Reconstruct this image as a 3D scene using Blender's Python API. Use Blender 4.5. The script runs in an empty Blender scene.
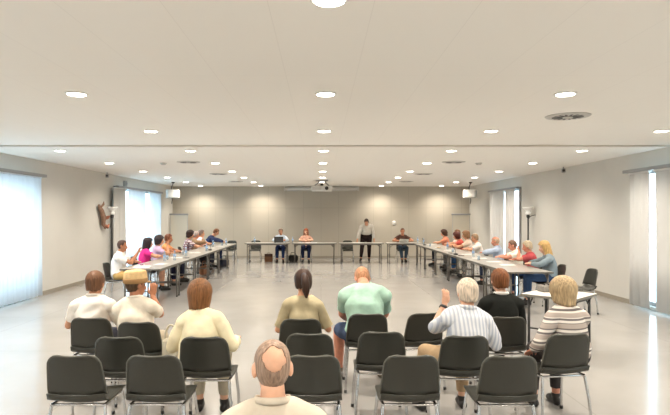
import bpy, math, random
import numpy as np
from mathutils import Vector, Matrix, noise
random.seed(7)
R = math.radians
SC = bpy.context.scene
COL = SC.collection

# ------------------------------------------------------------------ materials
MATS = {}
def lin(c):
    return tuple(((v/255)/12.92 if v/255 <= .04045 else ((v/255+.055)/1.055)**2.4) for v in c)

def base_mat(name):
    m = bpy.data.materials.new(name)
    m.use_nodes = True
    nt = m.node_tree
    b = nt.nodes['Principled BSDF']
    return m, nt, b

def mat(name, rgb, rough=.6, metal=0., spec=.5, var=0., vscale=8., bump=0., bscale=40.):
    """plain procedural surface; rgb is linear"""
    if name in MATS: return MATS[name]
    m, nt, b = base_mat(name)
    b.inputs['Base Color'].default_value = (*rgb, 1)
    b.inputs['Roughness'].default_value = rough
    b.inputs['Metallic'].default_value = metal
    b.inputs['Specular IOR Level'].default_value = spec
    L = nt.links
    tc = nt.nodes.new('ShaderNodeTexCoord')
    if var > 0:
        n = nt.nodes.new('ShaderNodeTexNoise'); n.inputs['Scale'].default_value = vscale
        n.inputs['Detail'].default_value = 4
        r = nt.nodes.new('ShaderNodeValToRGB')
        r.color_ramp.elements[0].position = .3; r.color_ramp.elements[1].position = .7
        r.color_ramp.elements[0].color = (*[max(0, c*(1-var)) for c in rgb], 1)
        r.color_ramp.elements[1].color = (*[min(1, c*(1+var)) for c in rgb], 1)
        L.new(tc.outputs['Object'], n.inputs['Vector']); L.new(n.outputs['Fac'], r.inputs['Fac'])
        L.new(r.outputs['Color'], b.inputs['Base Color'])
    if bump > 0:
        n2 = nt.nodes.new('ShaderNodeTexNoise'); n2.inputs['Scale'].default_value = bscale
        bp = nt.nodes.new('ShaderNodeBump'); bp.inputs['Strength'].default_value = bump
        bp.inputs['Distance'].default_value = .01
        L.new(tc.outputs['Object'], n2.inputs['Vector']); L.new(n2.outputs['Fac'], bp.inputs['Height'])
        L.new(bp.outputs['Normal'], b.inputs['Normal'])
    MATS[name] = m
    return m

def stripe_mat(name, ca, cb, axis='X', freq=20., duty=.5, cc=None, plaid=False):
    if name in MATS: return MATS[name]
    m, nt, b = base_mat(name)
    L = nt.links; N = nt.nodes
    b.inputs['Roughness'].default_value = .85; b.inputs['Specular IOR Level'].default_value = .2
    tc = N.new('ShaderNodeTexCoord')
    def wave(ax, f, d):
        w = N.new('ShaderNodeTexWave'); w.wave_type = 'BANDS'; w.bands_direction = ax
        w.inputs['Scale'].default_value = f; w.inputs['Distortion'].default_value = 1.2
        w.inputs['Detail'].default_value = 1.0; w.inputs['Detail Scale'].default_value = .6
        L.new(tc.outputs['Object'], w.inputs['Vector'])
        r = N.new('ShaderNodeValToRGB')
        r.color_ramp.elements[0].position = d-.06; r.color_ramp.elements[1].position = d+.06
        L.new(w.outputs['Fac'], r.inputs['Fac'])
        return r
    r = wave(axis, freq, duty)
    mx = N.new('ShaderNodeMix'); mx.data_type = 'RGBA'
    mx.inputs['A'].default_value = (*ca, 1); mx.inputs['B'].default_value = (*cb, 1)
    L.new(r.outputs['Color'], mx.inputs['Factor'])
    out = mx.outputs['Result']
    if cc is not None:
        r2 = wave('Z' if plaid else axis, freq*(1. if plaid else .43), .6)
        mx2 = N.new('ShaderNodeMix'); mx2.data_type = 'RGBA'
        mx2.inputs['B'].default_value = (*cc, 1)
        L.new(out, mx2.inputs['A']); L.new(r2.outputs['Color'], mx2.inputs['Factor'])
        out = mx2.outputs['Result']
    L.new(out, b.inputs['Base Color'])
    MATS[name] = m
    return m

def cloth(name, rgb255, var=.12):
    return mat('cloth_'+name, lin(rgb255), rough=.9, spec=.15, var=var, vscale=9, bump=.55, bscale=13)

def hair_mat(name, rgb255):
    key = 'hair_'+name
    if key in MATS: return MATS[key]
    m, nt, b = base_mat(key)
    L = nt.links; N = nt.nodes
    c = lin(rgb255)
    tc = N.new('ShaderNodeTexCoord'); mp = N.new('ShaderNodeMapping')
    mp.inputs['Scale'].default_value = (60, 60, 6)
    n = N.new('ShaderNodeTexNoise'); n.inputs['Scale'].default_value = 1.6; n.inputs['Detail'].default_value = 4
    r = N.new('ShaderNodeValToRGB')
    r.color_ramp.elements[0].position = .3; r.color_ramp.elements[1].position = .72
    r.color_ramp.elements[0].color = (*[v*.55 for v in c], 1)
    r.color_ramp.elements[1].color = (*[min(1, v*1.35) for v in c], 1)
    bp = N.new('ShaderNodeBump'); bp.inputs['Strength'].default_value = .5; bp.inputs['Distance'].default_value = .006
    L.new(tc.outputs['Object'], mp.inputs['Vector']); L.new(mp.outputs['Vector'], n.inputs['Vector'])
    L.new(n.outputs['Fac'], r.inputs['Fac']); L.new(r.outputs['Color'], b.inputs['Base Color'])
    L.new(n.outputs['Fac'], bp.inputs['Height']); L.new(bp.outputs['Normal'], b.inputs['Normal'])
    b.inputs['Roughness'].default_value = .5; b.inputs['Specular IOR Level'].default_value = .3
    MATS[key] = m
    return m

def skin_mat(name, rgb255):
    return mat('skin_'+name, lin(rgb255), rough=.55, spec=.3, var=.10, vscale=22, bump=.08, bscale=120)

def emis_mat(name, rgb, strength):
    if name in MATS: return MATS[name]
    m, nt, b = base_mat(name)
    b.inputs['Base Color'].default_value = (.8, .8, .8, 1)
    b.inputs['Emission Color'].default_value = (*rgb, 1)
    b.inputs['Emission Strength'].default_value = strength
    MATS[name] = m
    return m

# ------------------------------------------------------------------ mesh builder
class MB:
    def __init__(self): self.v = []; self.f = []; self.s = []
    def add(self, vs, fs, smooth=False):
        o = len(self.v)
        self.v += [tuple(p) for p in vs]
        self.f += [tuple(i+o for i in q) for q in fs]
        self.s += [smooth]*len(fs)
        return self
    def box(self, x0, x1, y0, y1, z0, z1, M=None):
        vs = [Vector(p) for p in ((x0,y0,z0),(x1,y0,z0),(x1,y1,z0),(x0,y1,z0),(x0,y0,z1),(x1,y0,z1),(x1,y1,z1),(x0,y1,z1))]
        if M is not None: vs = [M @ p for p in vs]
        return self.add(vs, [(0,3,2,1),(4,5,6,7),(0,1,5,4),(1,2,6,5),(2,3,7,6),(3,0,4,7)])
    def bbox(self, x0, x1, y0, y1, z0, z1, b=.01, M=None):
        """box with chamfered vertical and horizontal edges"""
        zs = [(z0, b), (z0+b, 0), (z1-b, 0), (z1, b)]
        vs = []
        for z, ins in zs:
            a0, a1, c0, c1 = x0+ins, x1-ins, y0+ins, y1-ins
            k = b
            vs += [(a0+k,c0,z),(a1-k,c0,z),(a1,c0+k,z),(a1,c1-k,z),(a1-k,c1,z),(a0+k,c1,z),(a0,c1-k,z),(a0,c0+k,z)]
        vs = [Vector(p) for p in vs]
        if M is not None: vs = [M @ p for p in vs]
        fs = [tuple(range(7, -1, -1)), tuple(range(24, 32))]
        for r in range(3):
            for i in range(8):
                j = (i+1) % 8
                fs.append((r*8+i, r*8+j, r*8+8+j, r*8+8+i))
        return self.add(vs, fs)
    def tube(self, pts, rad, n=10, xdir=None, caps=True, smooth=True, rnd=True):
        pts = [Vector(p) for p in pts]
        if not isinstance(rad, (list, tuple)): rad = [rad]*len(pts)
        rad = [(r, r) if not isinstance(r, (list, tuple)) else r for r in rad]
        rings = []
        X = Vector(xdir) if xdir is not None else None
        for i, p in enumerate(pts):
            a = pts[max(0, i-1)]; c = pts[min(len(pts)-1, i+1)]
            t = (c-a)
            t = t.normalized() if t.length > 1e-9 else Vector((0,0,1))
            if X is None:
                X = Vector((1,0,0)) if abs(t.x) < .8 else Vector((0,1,0))
            x = X - t*X.dot(t)
            if x.length < 1e-6: x = t.orthogonal()
            x.normalize(); y = t.cross(x)
            if xdir is None: X = x
            rings.append((p, x, y, t, rad[i]))
        if caps and rnd:
            p, x, y, t, r = rings[0]; m = min(r)
            pre = [(p - t*m*.95, x, y, t, (r[0]*.35, r[1]*.35)), (p - t*m*.6, x, y, t, (r[0]*.8, r[1]*.8))]
            p, x, y, t, r = rings[-1]; m = min(r)
            post = [(p + t*m*.6, x, y, t, (r[0]*.8, r[1]*.8)), (p + t*m*.95, x, y, t, (r[0]*.35, r[1]*.35))]
            rings = pre + rings + post
        vs = []
        for p, x, y, t, r in rings:
            for k in range(n):
                a = 2*math.pi*k/n
                vs.append(p + x*(r[0]*math.cos(a)) + y*(r[1]*math.sin(a)))
        fs = []
        for i in range(len(rings)-1):
            for k in range(n):
                j = (k+1) % n
                fs.append((i*n+k, i*n+j, i*n+n+j, i*n+n+k))
        if caps:
            fs.append(tuple(range(n-1, -1, -1))); q = (len(rings)-1)*n
            fs.append(tuple(range(q, q+n)))
        return self.add(vs, fs, smooth)
    def lathe(self, prof, n=20, M=None, sx=1., sy=1.):
        """prof: (r, z) from bottom to top, closed by fans where r > 0"""
        vs = []
        for r, z in prof:
            for k in range(n):
                a = 2*math.pi*k/n
                vs.append(Vector((r*sx*math.cos(a), r*sy*math.sin(a), z)))
        if M is not None: vs = [M @ p for p in vs]
        fs = []
        for i in range(len(prof)-1):
            for k in range(n):
                j = (k+1) % n
                fs.append((i*n+k, i*n+j, i*n+n+j, i*n+n+k))
        fs.append(tuple(range(n-1, -1, -1))); q = (len(prof)-1)*n
        fs.append(tuple(range(q, q+n)))
        return self.add(vs, fs, True)
    def ell(self, c, r, M=None, nu=14, nv=9):
        c = Vector(c); vs = []
        rows = nv+1
        for i in range(rows):
            th = math.pi*(i+.35)/(nv+.7)
            for k in range(nu):
                a = 2*math.pi*k/nu
                p = Vector((c.x + r[0]*math.sin(th)*math.cos(a), c.y + r[1]*math.sin(th)*math.sin(a), c.z + r[2]*math.cos(th)))
                vs.append(M @ p if M is not None else p)
        fs = []
        for i in range(rows-1):
            for k in range(nu):
                j = (k+1) % nu
                fs.append((i*nu+k, i*nu+nu+k, i*nu+nu+j, i*nu+j))
        fs.append(tuple(range(nu))); q = (rows-1)*nu
        fs.append(tuple(range(q+nu-1, q-1, -1)))
        return self.add(vs, fs, True)
    def grid(self, rows, smooth=True):
        n = len(rows[0]); vs = [p for r in rows for p in r]
        fs = []
        for i in range(len(rows)-1):
            for k in range(n-1):
                fs.append((i*n+k, i*n+k+1, i*n+n+k+1, i*n+n+k))
        return self.add(vs, fs, smooth)
    def mesh(self, name):
        me = bpy.data.meshes.new(name)
        me.from_pydata(self.v, [], self.f)
        me.polygons.foreach_set('use_smooth', self.s)
        me.update()
        return me
    def build(self, name, m, parent=None, solid=0., off=-1, bevel=0.):
        o = bpy.data.objects.new(name, self.mesh(name))
        COL.objects.link(o)
        if m is not None: o.data.materials.append(m)
        if parent is not None: o.parent = parent
        if solid:
            md = o.modifiers.new('thickness', 'SOLIDIFY'); md.thickness = solid; md.offset = off
        if bevel:
            md = o.modifiers.new('edge', 'BEVEL'); md.width = bevel; md.segments = 2
        return o

def tag(o, label=None, cat=None, group=None, kind=None):
    if label: o['label'] = label
    if cat: o['category'] = cat
    if group: o['group'] = group
    if kind: o['kind'] = kind
    return o

def thing(name, label, cat, loc=(0,0,0), rz=0., group=None):
    o = bpy.data.objects.new(name, None); COL.objects.link(o)
    o.empty_display_size = .1
    o.location = loc; o.rotation_euler = (0, 0, rz)
    return tag(o, label, cat, group)

def children_of(o): return [c for c in bpy.data.objects if c.parent == o]
KIDS = {}
def dup(root, loc, rz=0., label=None, group=None):
    """a copy of a thing with copies of its parts and sub-parts"""
    if root.name not in KIDS:
        KIDS[root.name] = [(c, children_of(c)) for c in children_of(root)]
    r = root.copy(); COL.objects.link(r); r.location = loc; r.rotation_euler = (0, 0, rz)
    if label: r['label'] = label
    if group: r['group'] = group
    for c, subs in KIDS[root.name]:
        d = c.copy(); COL.objects.link(d); d.parent = r
        for s in subs:
            e = s.copy(); COL.objects.link(e); e.parent = d
    return r
class Proto:
    """first placement moves the original, later ones copy it"""
    def __init__(self, root): self.root = root; self.used = False
    def place(self, loc, rz, label, group=None):
        if not self.used:
            self.used = True
            self.src = self.root
            KIDS[self.root.name] = [(c, children_of(c)) for c in children_of(self.root)]
            r = self.root
            r.location = loc; r.rotation_euler = (0, 0, rz); r['label'] = label
            if group: r['group'] = group
            return r
        return dup(self.root, loc, rz, label, group)

# ------------------------------------------------------------------ the room
HW, ZB, YF, HC = 6.09, 23.0, -3.5, 2.94        # half width, back wall, front wall, ceiling height
WT = .25
M_wall = mat('painted_wall', lin((206,204,198)), rough=.8, spec=.2, var=.02, vscale=1.5)
M_ceil = None
M_white = mat('white_paint', (.78,.77,.74), rough=.5)
M_grey = mat('grey_metal', (.30,.30,.30), rough=.45)
M_dark = mat('dark_metal', (.03,.03,.03), rough=.5)
M_chrome = mat('chrome', (.62,.62,.62), rough=.25, metal=1.)

def ceiling_material():
    m, nt, b = base_mat('ceiling_panels')
    L = nt.links; N = nt.nodes
    tc = N.new('ShaderNodeTexCoord')
    br = N.new('ShaderNodeTexBrick')
    br.offset = 0; br.squash = 1
    br.inputs['Scale'].default_value = 1
    br.inputs['Brick Width'].default_value = .6; br.inputs['Row Height'].default_value = 2.4
    br.inputs['Mortar Size'].default_value = .003; br.inputs['Mortar Smooth'].default_value = .3
    br.inputs['Color1'].default_value = (.83,.805,.76,1); br.inputs['Color2'].default_value = (.835,.81,.765,1)
    br.inputs['Mortar'].default_value = (.775,.75,.71,1)
    mp = N.new('ShaderNodeMapping'); mp.inputs['Location'].default_value = (.3,.0,0)
    L.new(tc.outputs['Object'], mp.inputs['Vector']); L.new(mp.outputs['Vector'], br.inputs['Vector'])
    L.new(br.outputs['Color'], b.inputs['Base Color'])
    b.inputs['Roughness'].default_value = .85; b.inputs['Specular IOR Level'].default_value = .15
    return m

def panel_material():
    m, nt, b = base_mat('beige_wall_panels')
    L = nt.links; N = nt.nodes
    tc = N.new('ShaderNodeTexCoord'); sx = N.new('ShaderNodeSeparateXYZ'); cb = N.new('ShaderNodeCombineXYZ')
    L.new(tc.outputs['Object'], sx.inputs['Vector'])
    L.new(sx.outputs['X'], cb.inputs['X']); L.new(sx.outputs['Z'], cb.inputs['Y'])
    br = N.new('ShaderNodeTexBrick'); br.offset = 0; br.squash = 1
    br.inputs['Scale'].default_value = 1
    br.inputs['Brick Width'].default_value = .72; br.inputs['Row Height'].default_value = 2.06
    br.inputs['Mortar Size'].default_value = .012; br.inputs['Mortar Smooth'].default_value = .4
    br.inputs['Color1'].default_value = (.455,.415,.345,1); br.inputs['Color2'].default_value = (.485,.443,.37,1)
    br.inputs['Mortar'].default_value = (.405,.368,.305,1)
    L.new(cb.outputs['Vector'], br.inputs['Vector'])
    L.new(br.outputs['Color'], b.inputs['Base Color'])
    b.inputs['Roughness'].default_value = .65; b.inputs['Specular IOR Level'].default_value = .25
    return m

def floor_material():
    m, nt, b = base_mat('polished_floor')
    L = nt.links; N = nt.nodes
    tc = N.new('ShaderNodeTexCoord')
    n = N.new('ShaderNodeTexNoise'); n.inputs['Scale'].default_value = .8; n.inputs['Detail'].default_value = 6
    r = N.new('ShaderNodeValToRGB')
    r.color_ramp.elements[0].position = .35; r.color_ramp.elements[1].position = .65
    r.color_ramp.elements[0].color = (.335,.324,.308,1); r.color_ramp.elements[1].color = (.375,.363,.346,1)
    L.new(tc.outputs['Object'], n.inputs['Vector']); L.new(n.outputs['Fac'], r.inputs['Fac'])
    br = N.new('ShaderNodeTexBrick'); br.offset = 0
    br.inputs['Scale'].default_value = 1; br.inputs['Brick Width'].default_value = 2.4; br.inputs['Row Height'].default_value = 2.4
    br.inputs['Mortar Size'].default_value = .006; br.inputs['Color1'].default_value = (1,1,1,1); br.inputs['Color2'].default_value = (.97,.97,.97,1)
    br.inputs['Mortar'].default_value = (.8,.8,.8,1)
    L.new(tc.outputs['Object'], br.inputs['Vector'])
    mx = N.new('ShaderNodeMix'); mx.data_type = 'RGBA'; mx.blend_type = 'MULTIPLY'; mx.inputs['Factor'].default_value = 1
    L.new(r.outputs['Color'], mx.inputs['A']); L.new(br.outputs['Color'], mx.inputs['B'])
    L.new(mx.outputs['Result'], b.inputs['Base Color'])
    n2 = N.new('ShaderNodeTexNoise'); n2.inputs['Scale'].default_value = 3
    mr = N.new('ShaderNodeMapRange'); mr.inputs['To Min'].default_value = .11; mr.inputs['To Max'].default_value = .20
    L.new(tc.outputs['Object'], n2.inputs['Vector']); L.new(n2.outputs['Fac'], mr.inputs['Value'])
    L.new(mr.outputs['Result'], b.inputs['Roughness'])
    b.inputs['Specular IOR Level'].default_value = .5
    return m

def struct(name, mb, m, parent=None):
    o = mb.build(name, m, parent)
    if parent is None: tag(o, kind='structure')
    return o

WIN_L = [(-1.25, 3.1), (7.65, 12.0), (16.55, 20.9)]  # first window is unseen, added to light the audience and near ceiling
WIN_R = [(-.70, 1.95), (8.2, 10.85), (17.1, 19.75)]  # first window here is also out of view, added for its daylight
WH = 2.60
struct('floor', MB().box(-HW-WT, HW+WT, YF-WT, ZB+WT, -.2, 0), floor_material())
struct('ceiling', MB().box(-HW-WT, HW+WT, YF-WT, ZB+WT, HC, HC+.2), ceiling_material())
struct('wall_back', MB().box(-HW-WT, HW+WT, ZB, ZB+WT, 0, HC), panel_material())
struct('wall_front', MB().box(-HW-WT, HW+WT, YF-WT, YF, 0, HC), M_wall)
def side_wall(name, x0, x1, wins):
    mb = MB(); y = YF
    for a, c in wins:
        mb.box(x0, x1, y, a, 0, HC); mb.box(x0, x1, a, c, WH, HC); mb.box(x0, x1, a, c, -.05, .06); y = c
    mb.box(x0, x1, y, ZB, 0, HC)
    struct(name, mb, M_wall)
side_wall('wall_left', -HW-WT, -HW, WIN_L)
side_wall('wall_right', HW, HW+WT, WIN_R)
M_base = mat('baseboard_paint', lin((150,143,130)), rough=.5)
struct('baseboard_back', MB().box(-HW, HW, ZB-.015, ZB, 0, .09), M_base)
for nm, sx, wins in (('baseboard_left', -1, WIN_L), ('baseboard_right', 1, WIN_R)):
    mb = MB(); y = YF
    for a, c in wins + [(ZB-.015, None)]:
        mb.box(min(sx*HW, sx*(HW-.015)), max(sx*HW, sx*(HW-.015)), y, a-.06, 0, .09); y = (c or 0)+.06
    struct(nm, mb, M_base)
# the slot trim that crosses the ceiling
struct('trim_1', MB().box(-HW, HW, 9.50, 9.60, HC-.026, HC), mat('ceiling_trim_grey', lin((205,199,189)), rough=.6))

# glass, frames
def glass_material():
    m, nt, b = base_mat('window_glass')
    L = nt.links; N = nt.nodes
    N.remove(b)
    t = N.new('ShaderNodeBsdfTransparent'); t.inputs['Color'].default_value = (.93,.97,.97,1)
    g = N.new('ShaderNodeBsdfGlossy'); g.inputs['Roughness'].default_value = .02
    mx = N.new('ShaderNodeMixShader'); mx.inputs['Fac'].default_value = .07
    L.new(t.outputs['BSDF'], mx.inputs[1]); L.new(g.outputs['BSDF'], mx.inputs[2])
    L.new(mx.outputs['Shader'], N['Material Output'].inputs['Surface'])
    return m
M_glass = glass_material()
def clear_plastic():
    m, nt, b = base_mat('clear_plastic')
    L = nt.links; N = nt.nodes
    N.remove(b)
    t = N.new('ShaderNodeBsdfTransparent'); t.inputs['Color'].default_value = (.80,.88,.93,1)
    g = N.new('ShaderNodeBsdfGlossy'); g.inputs['Roughness'].default_value = .08
    d = N.new('ShaderNodeBsdfDiffuse'); d.inputs['Color'].default_value = (.75,.83,.9,1)
    lw = N.new('ShaderNodeLayerWeight'); lw.inputs['Blend'].default_value = .35
    m1 = N.new('ShaderNodeMixShader'); m2 = N.new('ShaderNodeMixShader'); m2.inputs['Fac'].default_value = .25
    L.new(lw.outputs['Facing'], m1.inputs['Fac']); L.new(t.outputs['BSDF'], m1.inputs[1]); L.new(g.outputs['BSDF'], m1.inputs[2])
    L.new(m1.outputs['Shader'], m2.inputs[1]); L.new(d.outputs['BSDF'], m2.inputs[2])
    L.new(m2.outputs['Shader'], N['Material Output'].inputs['Surface'])
    return m
M_clear = clear_plastic()
M_frame = mat('window_frame_grey', lin((150,150,152)), rough=.4)
nwin = 0
for side, wins in ((-1, WIN_L), (1, WIN_R)):
    for a, c in wins:
        nwin += 1
        xo = side*(HW+.12)
        root = bpy.data.objects.new('window_%d' % nwin, None); COL.objects.link(root)
        root.location = (xo, (a+c)/2, 0); tag(root, kind='structure')
        w = (c-a)/2; fb = MB()
        fb.box(-.035,.035,-w,w,WH-.07,WH); fb.box(-.035,.035,-w,w,.06,.13)
        fb.box(-.035,.035,-w,-w+.07,.06,WH); fb.box(-.035,.035,w-.07,w,.06,WH)
        n = 2
        for k in range(1, n):
            y = -w + 2*w*k/n; fb.box(-.035,.035,y-.04,y+.04,.06,WH)
        fb.build('window_frame', M_frame, root)
        for k in range(n):
            y0 = -w+2*w*k/n+.04; y1 = -w+2*w*(k+1)/n-.04
            MB().box(-.004,.004,y0,y1,.13,WH-.07).build('pane', M_glass, root)

def sheer_material(name, col, trans):
    m, nt, b = base_mat(name)
    L = nt.links; N = nt.nodes
    N.remove(b)
    d = N.new('ShaderNodeBsdfDiffuse'); d.inputs['Color'].default_value = (*col, 1)
    t = N.new('ShaderNodeBsdfTranslucent'); t.inputs['Color'].default_value = (*col, 1)
    p = N.new('ShaderNodeBsdfTransparent')
    m1 = N.new('ShaderNodeMixShader'); m1.inputs['Fac'].default_value = trans
    m2 = N.new('ShaderNodeMixShader'); m2.inputs['Fac'].default_value = .06 if trans > .3 else 0.
    L.new(d.outputs['BSDF'], m1.inputs[1]); L.new(t.outputs['BSDF'], m1.inputs[2])
    L.new(m1.outputs['Shader'], m2.inputs[1]); L.new(p.outputs['BSDF'], m2.inputs[2])
    L.new(m2.outputs['Shader'], N['Material Output'].inputs['Surface'])
    return m
M_sheer = sheer_material('sheer_white_curtain', (.86,.89,.92), .42)
M_drape = sheer_material('opaque_grey_curtain', (.74,.73,.71), .10)
def curtain(x, y0, y1, label, m, amp=.035, pitch=.16, z0=.05, z1=2.56, group=None):
    L = y1-y0
    root = thing('curtain', label, 'curtain', (x, (y0+y1)/2, 0), 0, group)
    rows = []
    n = max(12, int(L/pitch*8))
    ph = random.random()*6
    for z in (z0, .9, 1.8, z1):
        row = []
        for k in range(n+1):
            y = -L/2 + L*k/n
            a = amp*(1 if z < 2 else .7)
            row.append((a*math.sin(2*math.pi*(y/pitch)+ph+.25*math.sin(y*5)) + .3*a*math.sin(y*17+z), y, z))
        rows.append(row)
    MB().grid(rows).build('fabric', m, root, solid=.003, off=0)
    MB().box(-.03,.03,-L/2,L/2,z1-.03,z1+.0).build('heading_tape', m, root)
    return root
def rail(x, y0, y1, label):
    root = thing('curtain_rail', label, 'curtain rail', (x, (y0+y1)/2, 2.58), 0)
    L = (y1-y0)/2
    MB().box(-.04,.04,-L,L,-.015,.045).build('track', M_grey, root)
    for y in (-L+.15, 0, L-.15):
        xx = .13 if x > 0 else -.13
        MB().box(min(0,xx),max(0,xx),y-.02,y+.02,.01,.04).build('bracket', M_grey, root)
XL = -HW+.13; XR = HW-.13
rail(XL, 16.4, 21.0, 'dark curtain rail above the far left window')
rail(XL, 7.5, 12.1, 'dark curtain rail above the near left window')
rail(XR, 17.0, 19.9, 'dark curtain rail above the far right window')
rail(XR, 8.1, 11.0, 'dark curtain rail above the near right window')
curtain(XL, 16.05, 17.05, 'grey gathered curtain at the near edge of the far left window', M_drape, .04, .12)
curtain(XL, 17.3, 18.95, 'bright white sheer curtain, nearer of two across the far left window', M_sheer)
curtain(XL, 19.45, 20.85, 'bright white sheer curtain, further of two across the far left window', M_sheer)
curtain(XL, -1.2, 3.05, 'white sheer curtain across the added unseen left window', M_sheer)
curtain(XR, -.65, 1.2, 'pale grey curtain half across the added unseen right window', M_drape, .02, .3)
curtain(XL, 7.7, 9.8, 'white sheer curtain, nearer half of the near left window', M_sheer)
curtain(XL, 10.2, 11.9, 'white sheer curtain, further half of the near left window', M_sheer)
curtain(XR, 18.19, 19.80, 'wide pale grey drawn curtain on the far right window', M_drape, .02, .3)
curtain(XR, 17.30, 18.09, 'narrow pale grey curtain between two bright gaps, far right window', M_drape, .02, .22)
curtain(XR, 8.3, 10.0, 'pale grey drawn curtain, nearer half of the near right window', M_drape, .02, .3)
curtain(XR, 10.15, 10.8, 'narrow pale grey curtain, further side of the near right window', M_drape, .02, .22)
# dark frame post at the near side of the far right window
struct('trim_2', MB().box(HW-.06, HW, 17.02, 17.09, 0, 2.62), M_frame)
struct('trim_3', MB().box(-HW, -HW+.05, 16.42, 16.45, 0, 2.62), M_frame)

# ------------------------------------------------------------------ ceiling fittings
M_lens = emis_mat('downlight_lens', (1,.93,.80), 9.)
M_ring = mat('downlight_ring', (.75,.74,.70), rough=.4)
ord_row = {-2: 'added second row behind camera', -1: 'added row just behind camera'}  # unseen rows carrying the grid on, added to brighten the foreground
ord_row.update(enumerate(['row almost overhead', 'second row from the camera', 'third row, just before the ceiling slot', 'first row beyond the ceiling slot',
           'second row beyond the ceiling slot', 'third row beyond the ceiling slot', 'fourth row beyond the ceiling slot',
           'fifth row beyond the ceiling slot', 'last row beside the rear wall']))
ord_col = {-2: 'outer left', -1: 'inner left', 0: 'middle', 1: 'inner right', 2: 'outer right'}
def make_downlight():
    root = thing('ceiling_downlight', '-', 'ceiling light')
    prof_o = [(.125,0),(.125,-.006),(.112,-.012),(.100,-.010),(.098,0)]
    MB().lathe([(.084,0),(.086,-.010),(.096,-.012),(.107,-.006),(.107,0)][::-1], 28).build('trim_ring', M_ring, root)
    MB().lathe([(.085,-.0125),(.085,-.0140),(.05,-.0155)][::-1], 28).build('lens', M_lens, root)
    ld = bpy.data.lights.new('downlight_lamp', 'SPOT')
    ld.energy = LAMP_W; ld.color = (1.,.895,.765); ld.spot_size = R(150); ld.spot_blend = 1.; ld.shadow_soft_size = .09
    lo = bpy.data.objects.new('lamp', ld); COL.objects.link(lo); lo.parent = root; lo.location = (0,0,-.03)
    return root
LAMP_W = 84.
dl = Proto(make_downlight())
for r in range(-2, 9):
    for c in (-2,-1,0,1,2):
        if r == 8 and c == 0: continue
        dl.place((2.4*c+(.045 if c == 0 else 0), 3.1+2.4*r, HC), 0, 'round recessed downlight, %s column, %s' % (ord_col[c], ord_row[r]), 'recessed ceiling downlights')

M_vent = mat('vent_grey', (.50,.48,.45), rough=.5)
M_ventd = mat('vent_dark', (.12,.115,.11), rough=.7)
def make_vent():
    root = thing('ceiling_vent', '-', 'air vent')
    MB().lathe([(.20,-.014),(.25,-.010),(.26,0)], 32).build('face_plate', M_vent, root)
    sl = MB()
    for k in range(16):
        a = 2*math.pi*k/16
        M = Matrix.Rotation(a, 4, 'Z')
        sl.box(.06,.18,-.012,.012,-.0175,-.0145, M @ Matrix.Rotation(.25, 4, 'Z'))
    sl.build('slot', M_ventd, root)
    MB().lathe([(.03,-.03),(.06,-.022),(.06,-.014)], 16).build('hub', M_vent, root)
    return root
vt = Proto(make_vent())
for x, y, w in ((2.97,6.74,'right side, nearest the camera'),(-2.96,12.5,'nearest of the left three'),(-2.94,16.05,'middle of the left three'),
                (-2.98,19.6,'furthest of the left three'),(2.96,12.5,'nearest of the right three beyond the slot'),
                (2.94,16.05,'middle of the right three beyond the slot'),(2.98,19.6,'furthest of the right three beyond the slot')):
    vt.place((x,y,HC), 0, 'round grey swirl air vent in ceiling, '+w, 'ceiling air vents')
def make_det():
    root = thing('smoke_detector', '-', 'smoke detector')
    MB().lathe([(.035,-.045),(.055,-.04),(.06,-.02)], 20).build('sensor', M_vent, root)
    MB().lathe([(.05,-.022),(.075,-.018),(.078,0)], 20).build('base', mat('detector_white', (.6,.59,.56), rough=.5), root)
    return root
dt = Proto(make_det())
dt.place((-3.59,12.75,HC), 0, 'small round smoke detector in the ceiling over the left tables')
dt.place((3.59,12.75,HC), 0, 'small round smoke detector in the ceiling over the right tables')

M_spk = mat('speaker_white', (.60,.59,.56), rough=.45)
M_spkg = mat('speaker_grille', (.52,.51,.48), rough=.8, bump=.4, bscale=300)
def make_speaker():
    root = thing('loudspeaker', '-', 'loudspeaker')
    MB().bbox(-.22,.22,-.14,.14,-.15,.15,.02).build('cabinet', M_spk, root)
    MB().bbox(-.195,.195,-.152,-.138,-.125,.125,.006).build('grille', M_spkg, root)
    MB().tube([(-.03,.0,.15),(-.03,.0,.24),(.02,.0,HC-2.52-.045)], .016, 8).build('arm', M_dark, root)
    MB().lathe([(.05,-.04),(.06,-.02),(.06,0)], 14, Matrix.Translation((.02,0,HC-2.52))).build('ceiling_mount', M_dark, root)
    MB().tube([(.0,.10,-.15),(.01,.11,-.22),(-.01,.11,-.34)], .012, 6).build('cable', M_dark, root)
    return root
sp = Proto(make_speaker())
sp.place((-5.30,20.0,2.52), R(25), 'white box loudspeaker hanging from the ceiling in the left rear corner')
sp.place((5.32,20.0,2.52), R(-25), 'white box loudspeaker hanging from the ceiling in the right rear corner')

# projector and roller screen
pj = thing('projector', 'white ceiling projector hanging before the rear wall screen housing', 'projector', (.03, 19.0, 2.66))
MB().bbox(-.36,.36,-.25,.25,-.09,.09,.03).build('body', M_spk, pj)
MB().tube([(.16,-.25,0),(.16,-.30,0)], .06, 16, rnd=False).build('lens', M_dark, pj)
MB().box(-.33,-.02,-.2505,-.254,-.05,.04).build('vent_grille', M_vent, pj)
for sx in (-1, 1):
    MB().tube([(sx*.25,0,.09),(sx*.12,0,.20),(sx*.10,0,HC-2.66-.02)], .018, 8).build('strut', M_grey, pj)
MB().box(-.20,.20,-.12,.12,HC-2.66-.03,HC-2.66).build('mount_plate', M_grey, pj)
MB().box(-.05,.05,-.06,.06,.09,.16).build('pivot', M_dark, pj)
scr = thing('projection_screen', 'long white roller screen housing along top of the rear wall', 'projection screen', (.02, 22.85, 2.845))
MB().tube([(-1.47,0,0),(1.47,0,0)], (.075,.075), 14, rnd=False).build('case', M_spk, scr)
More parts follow.
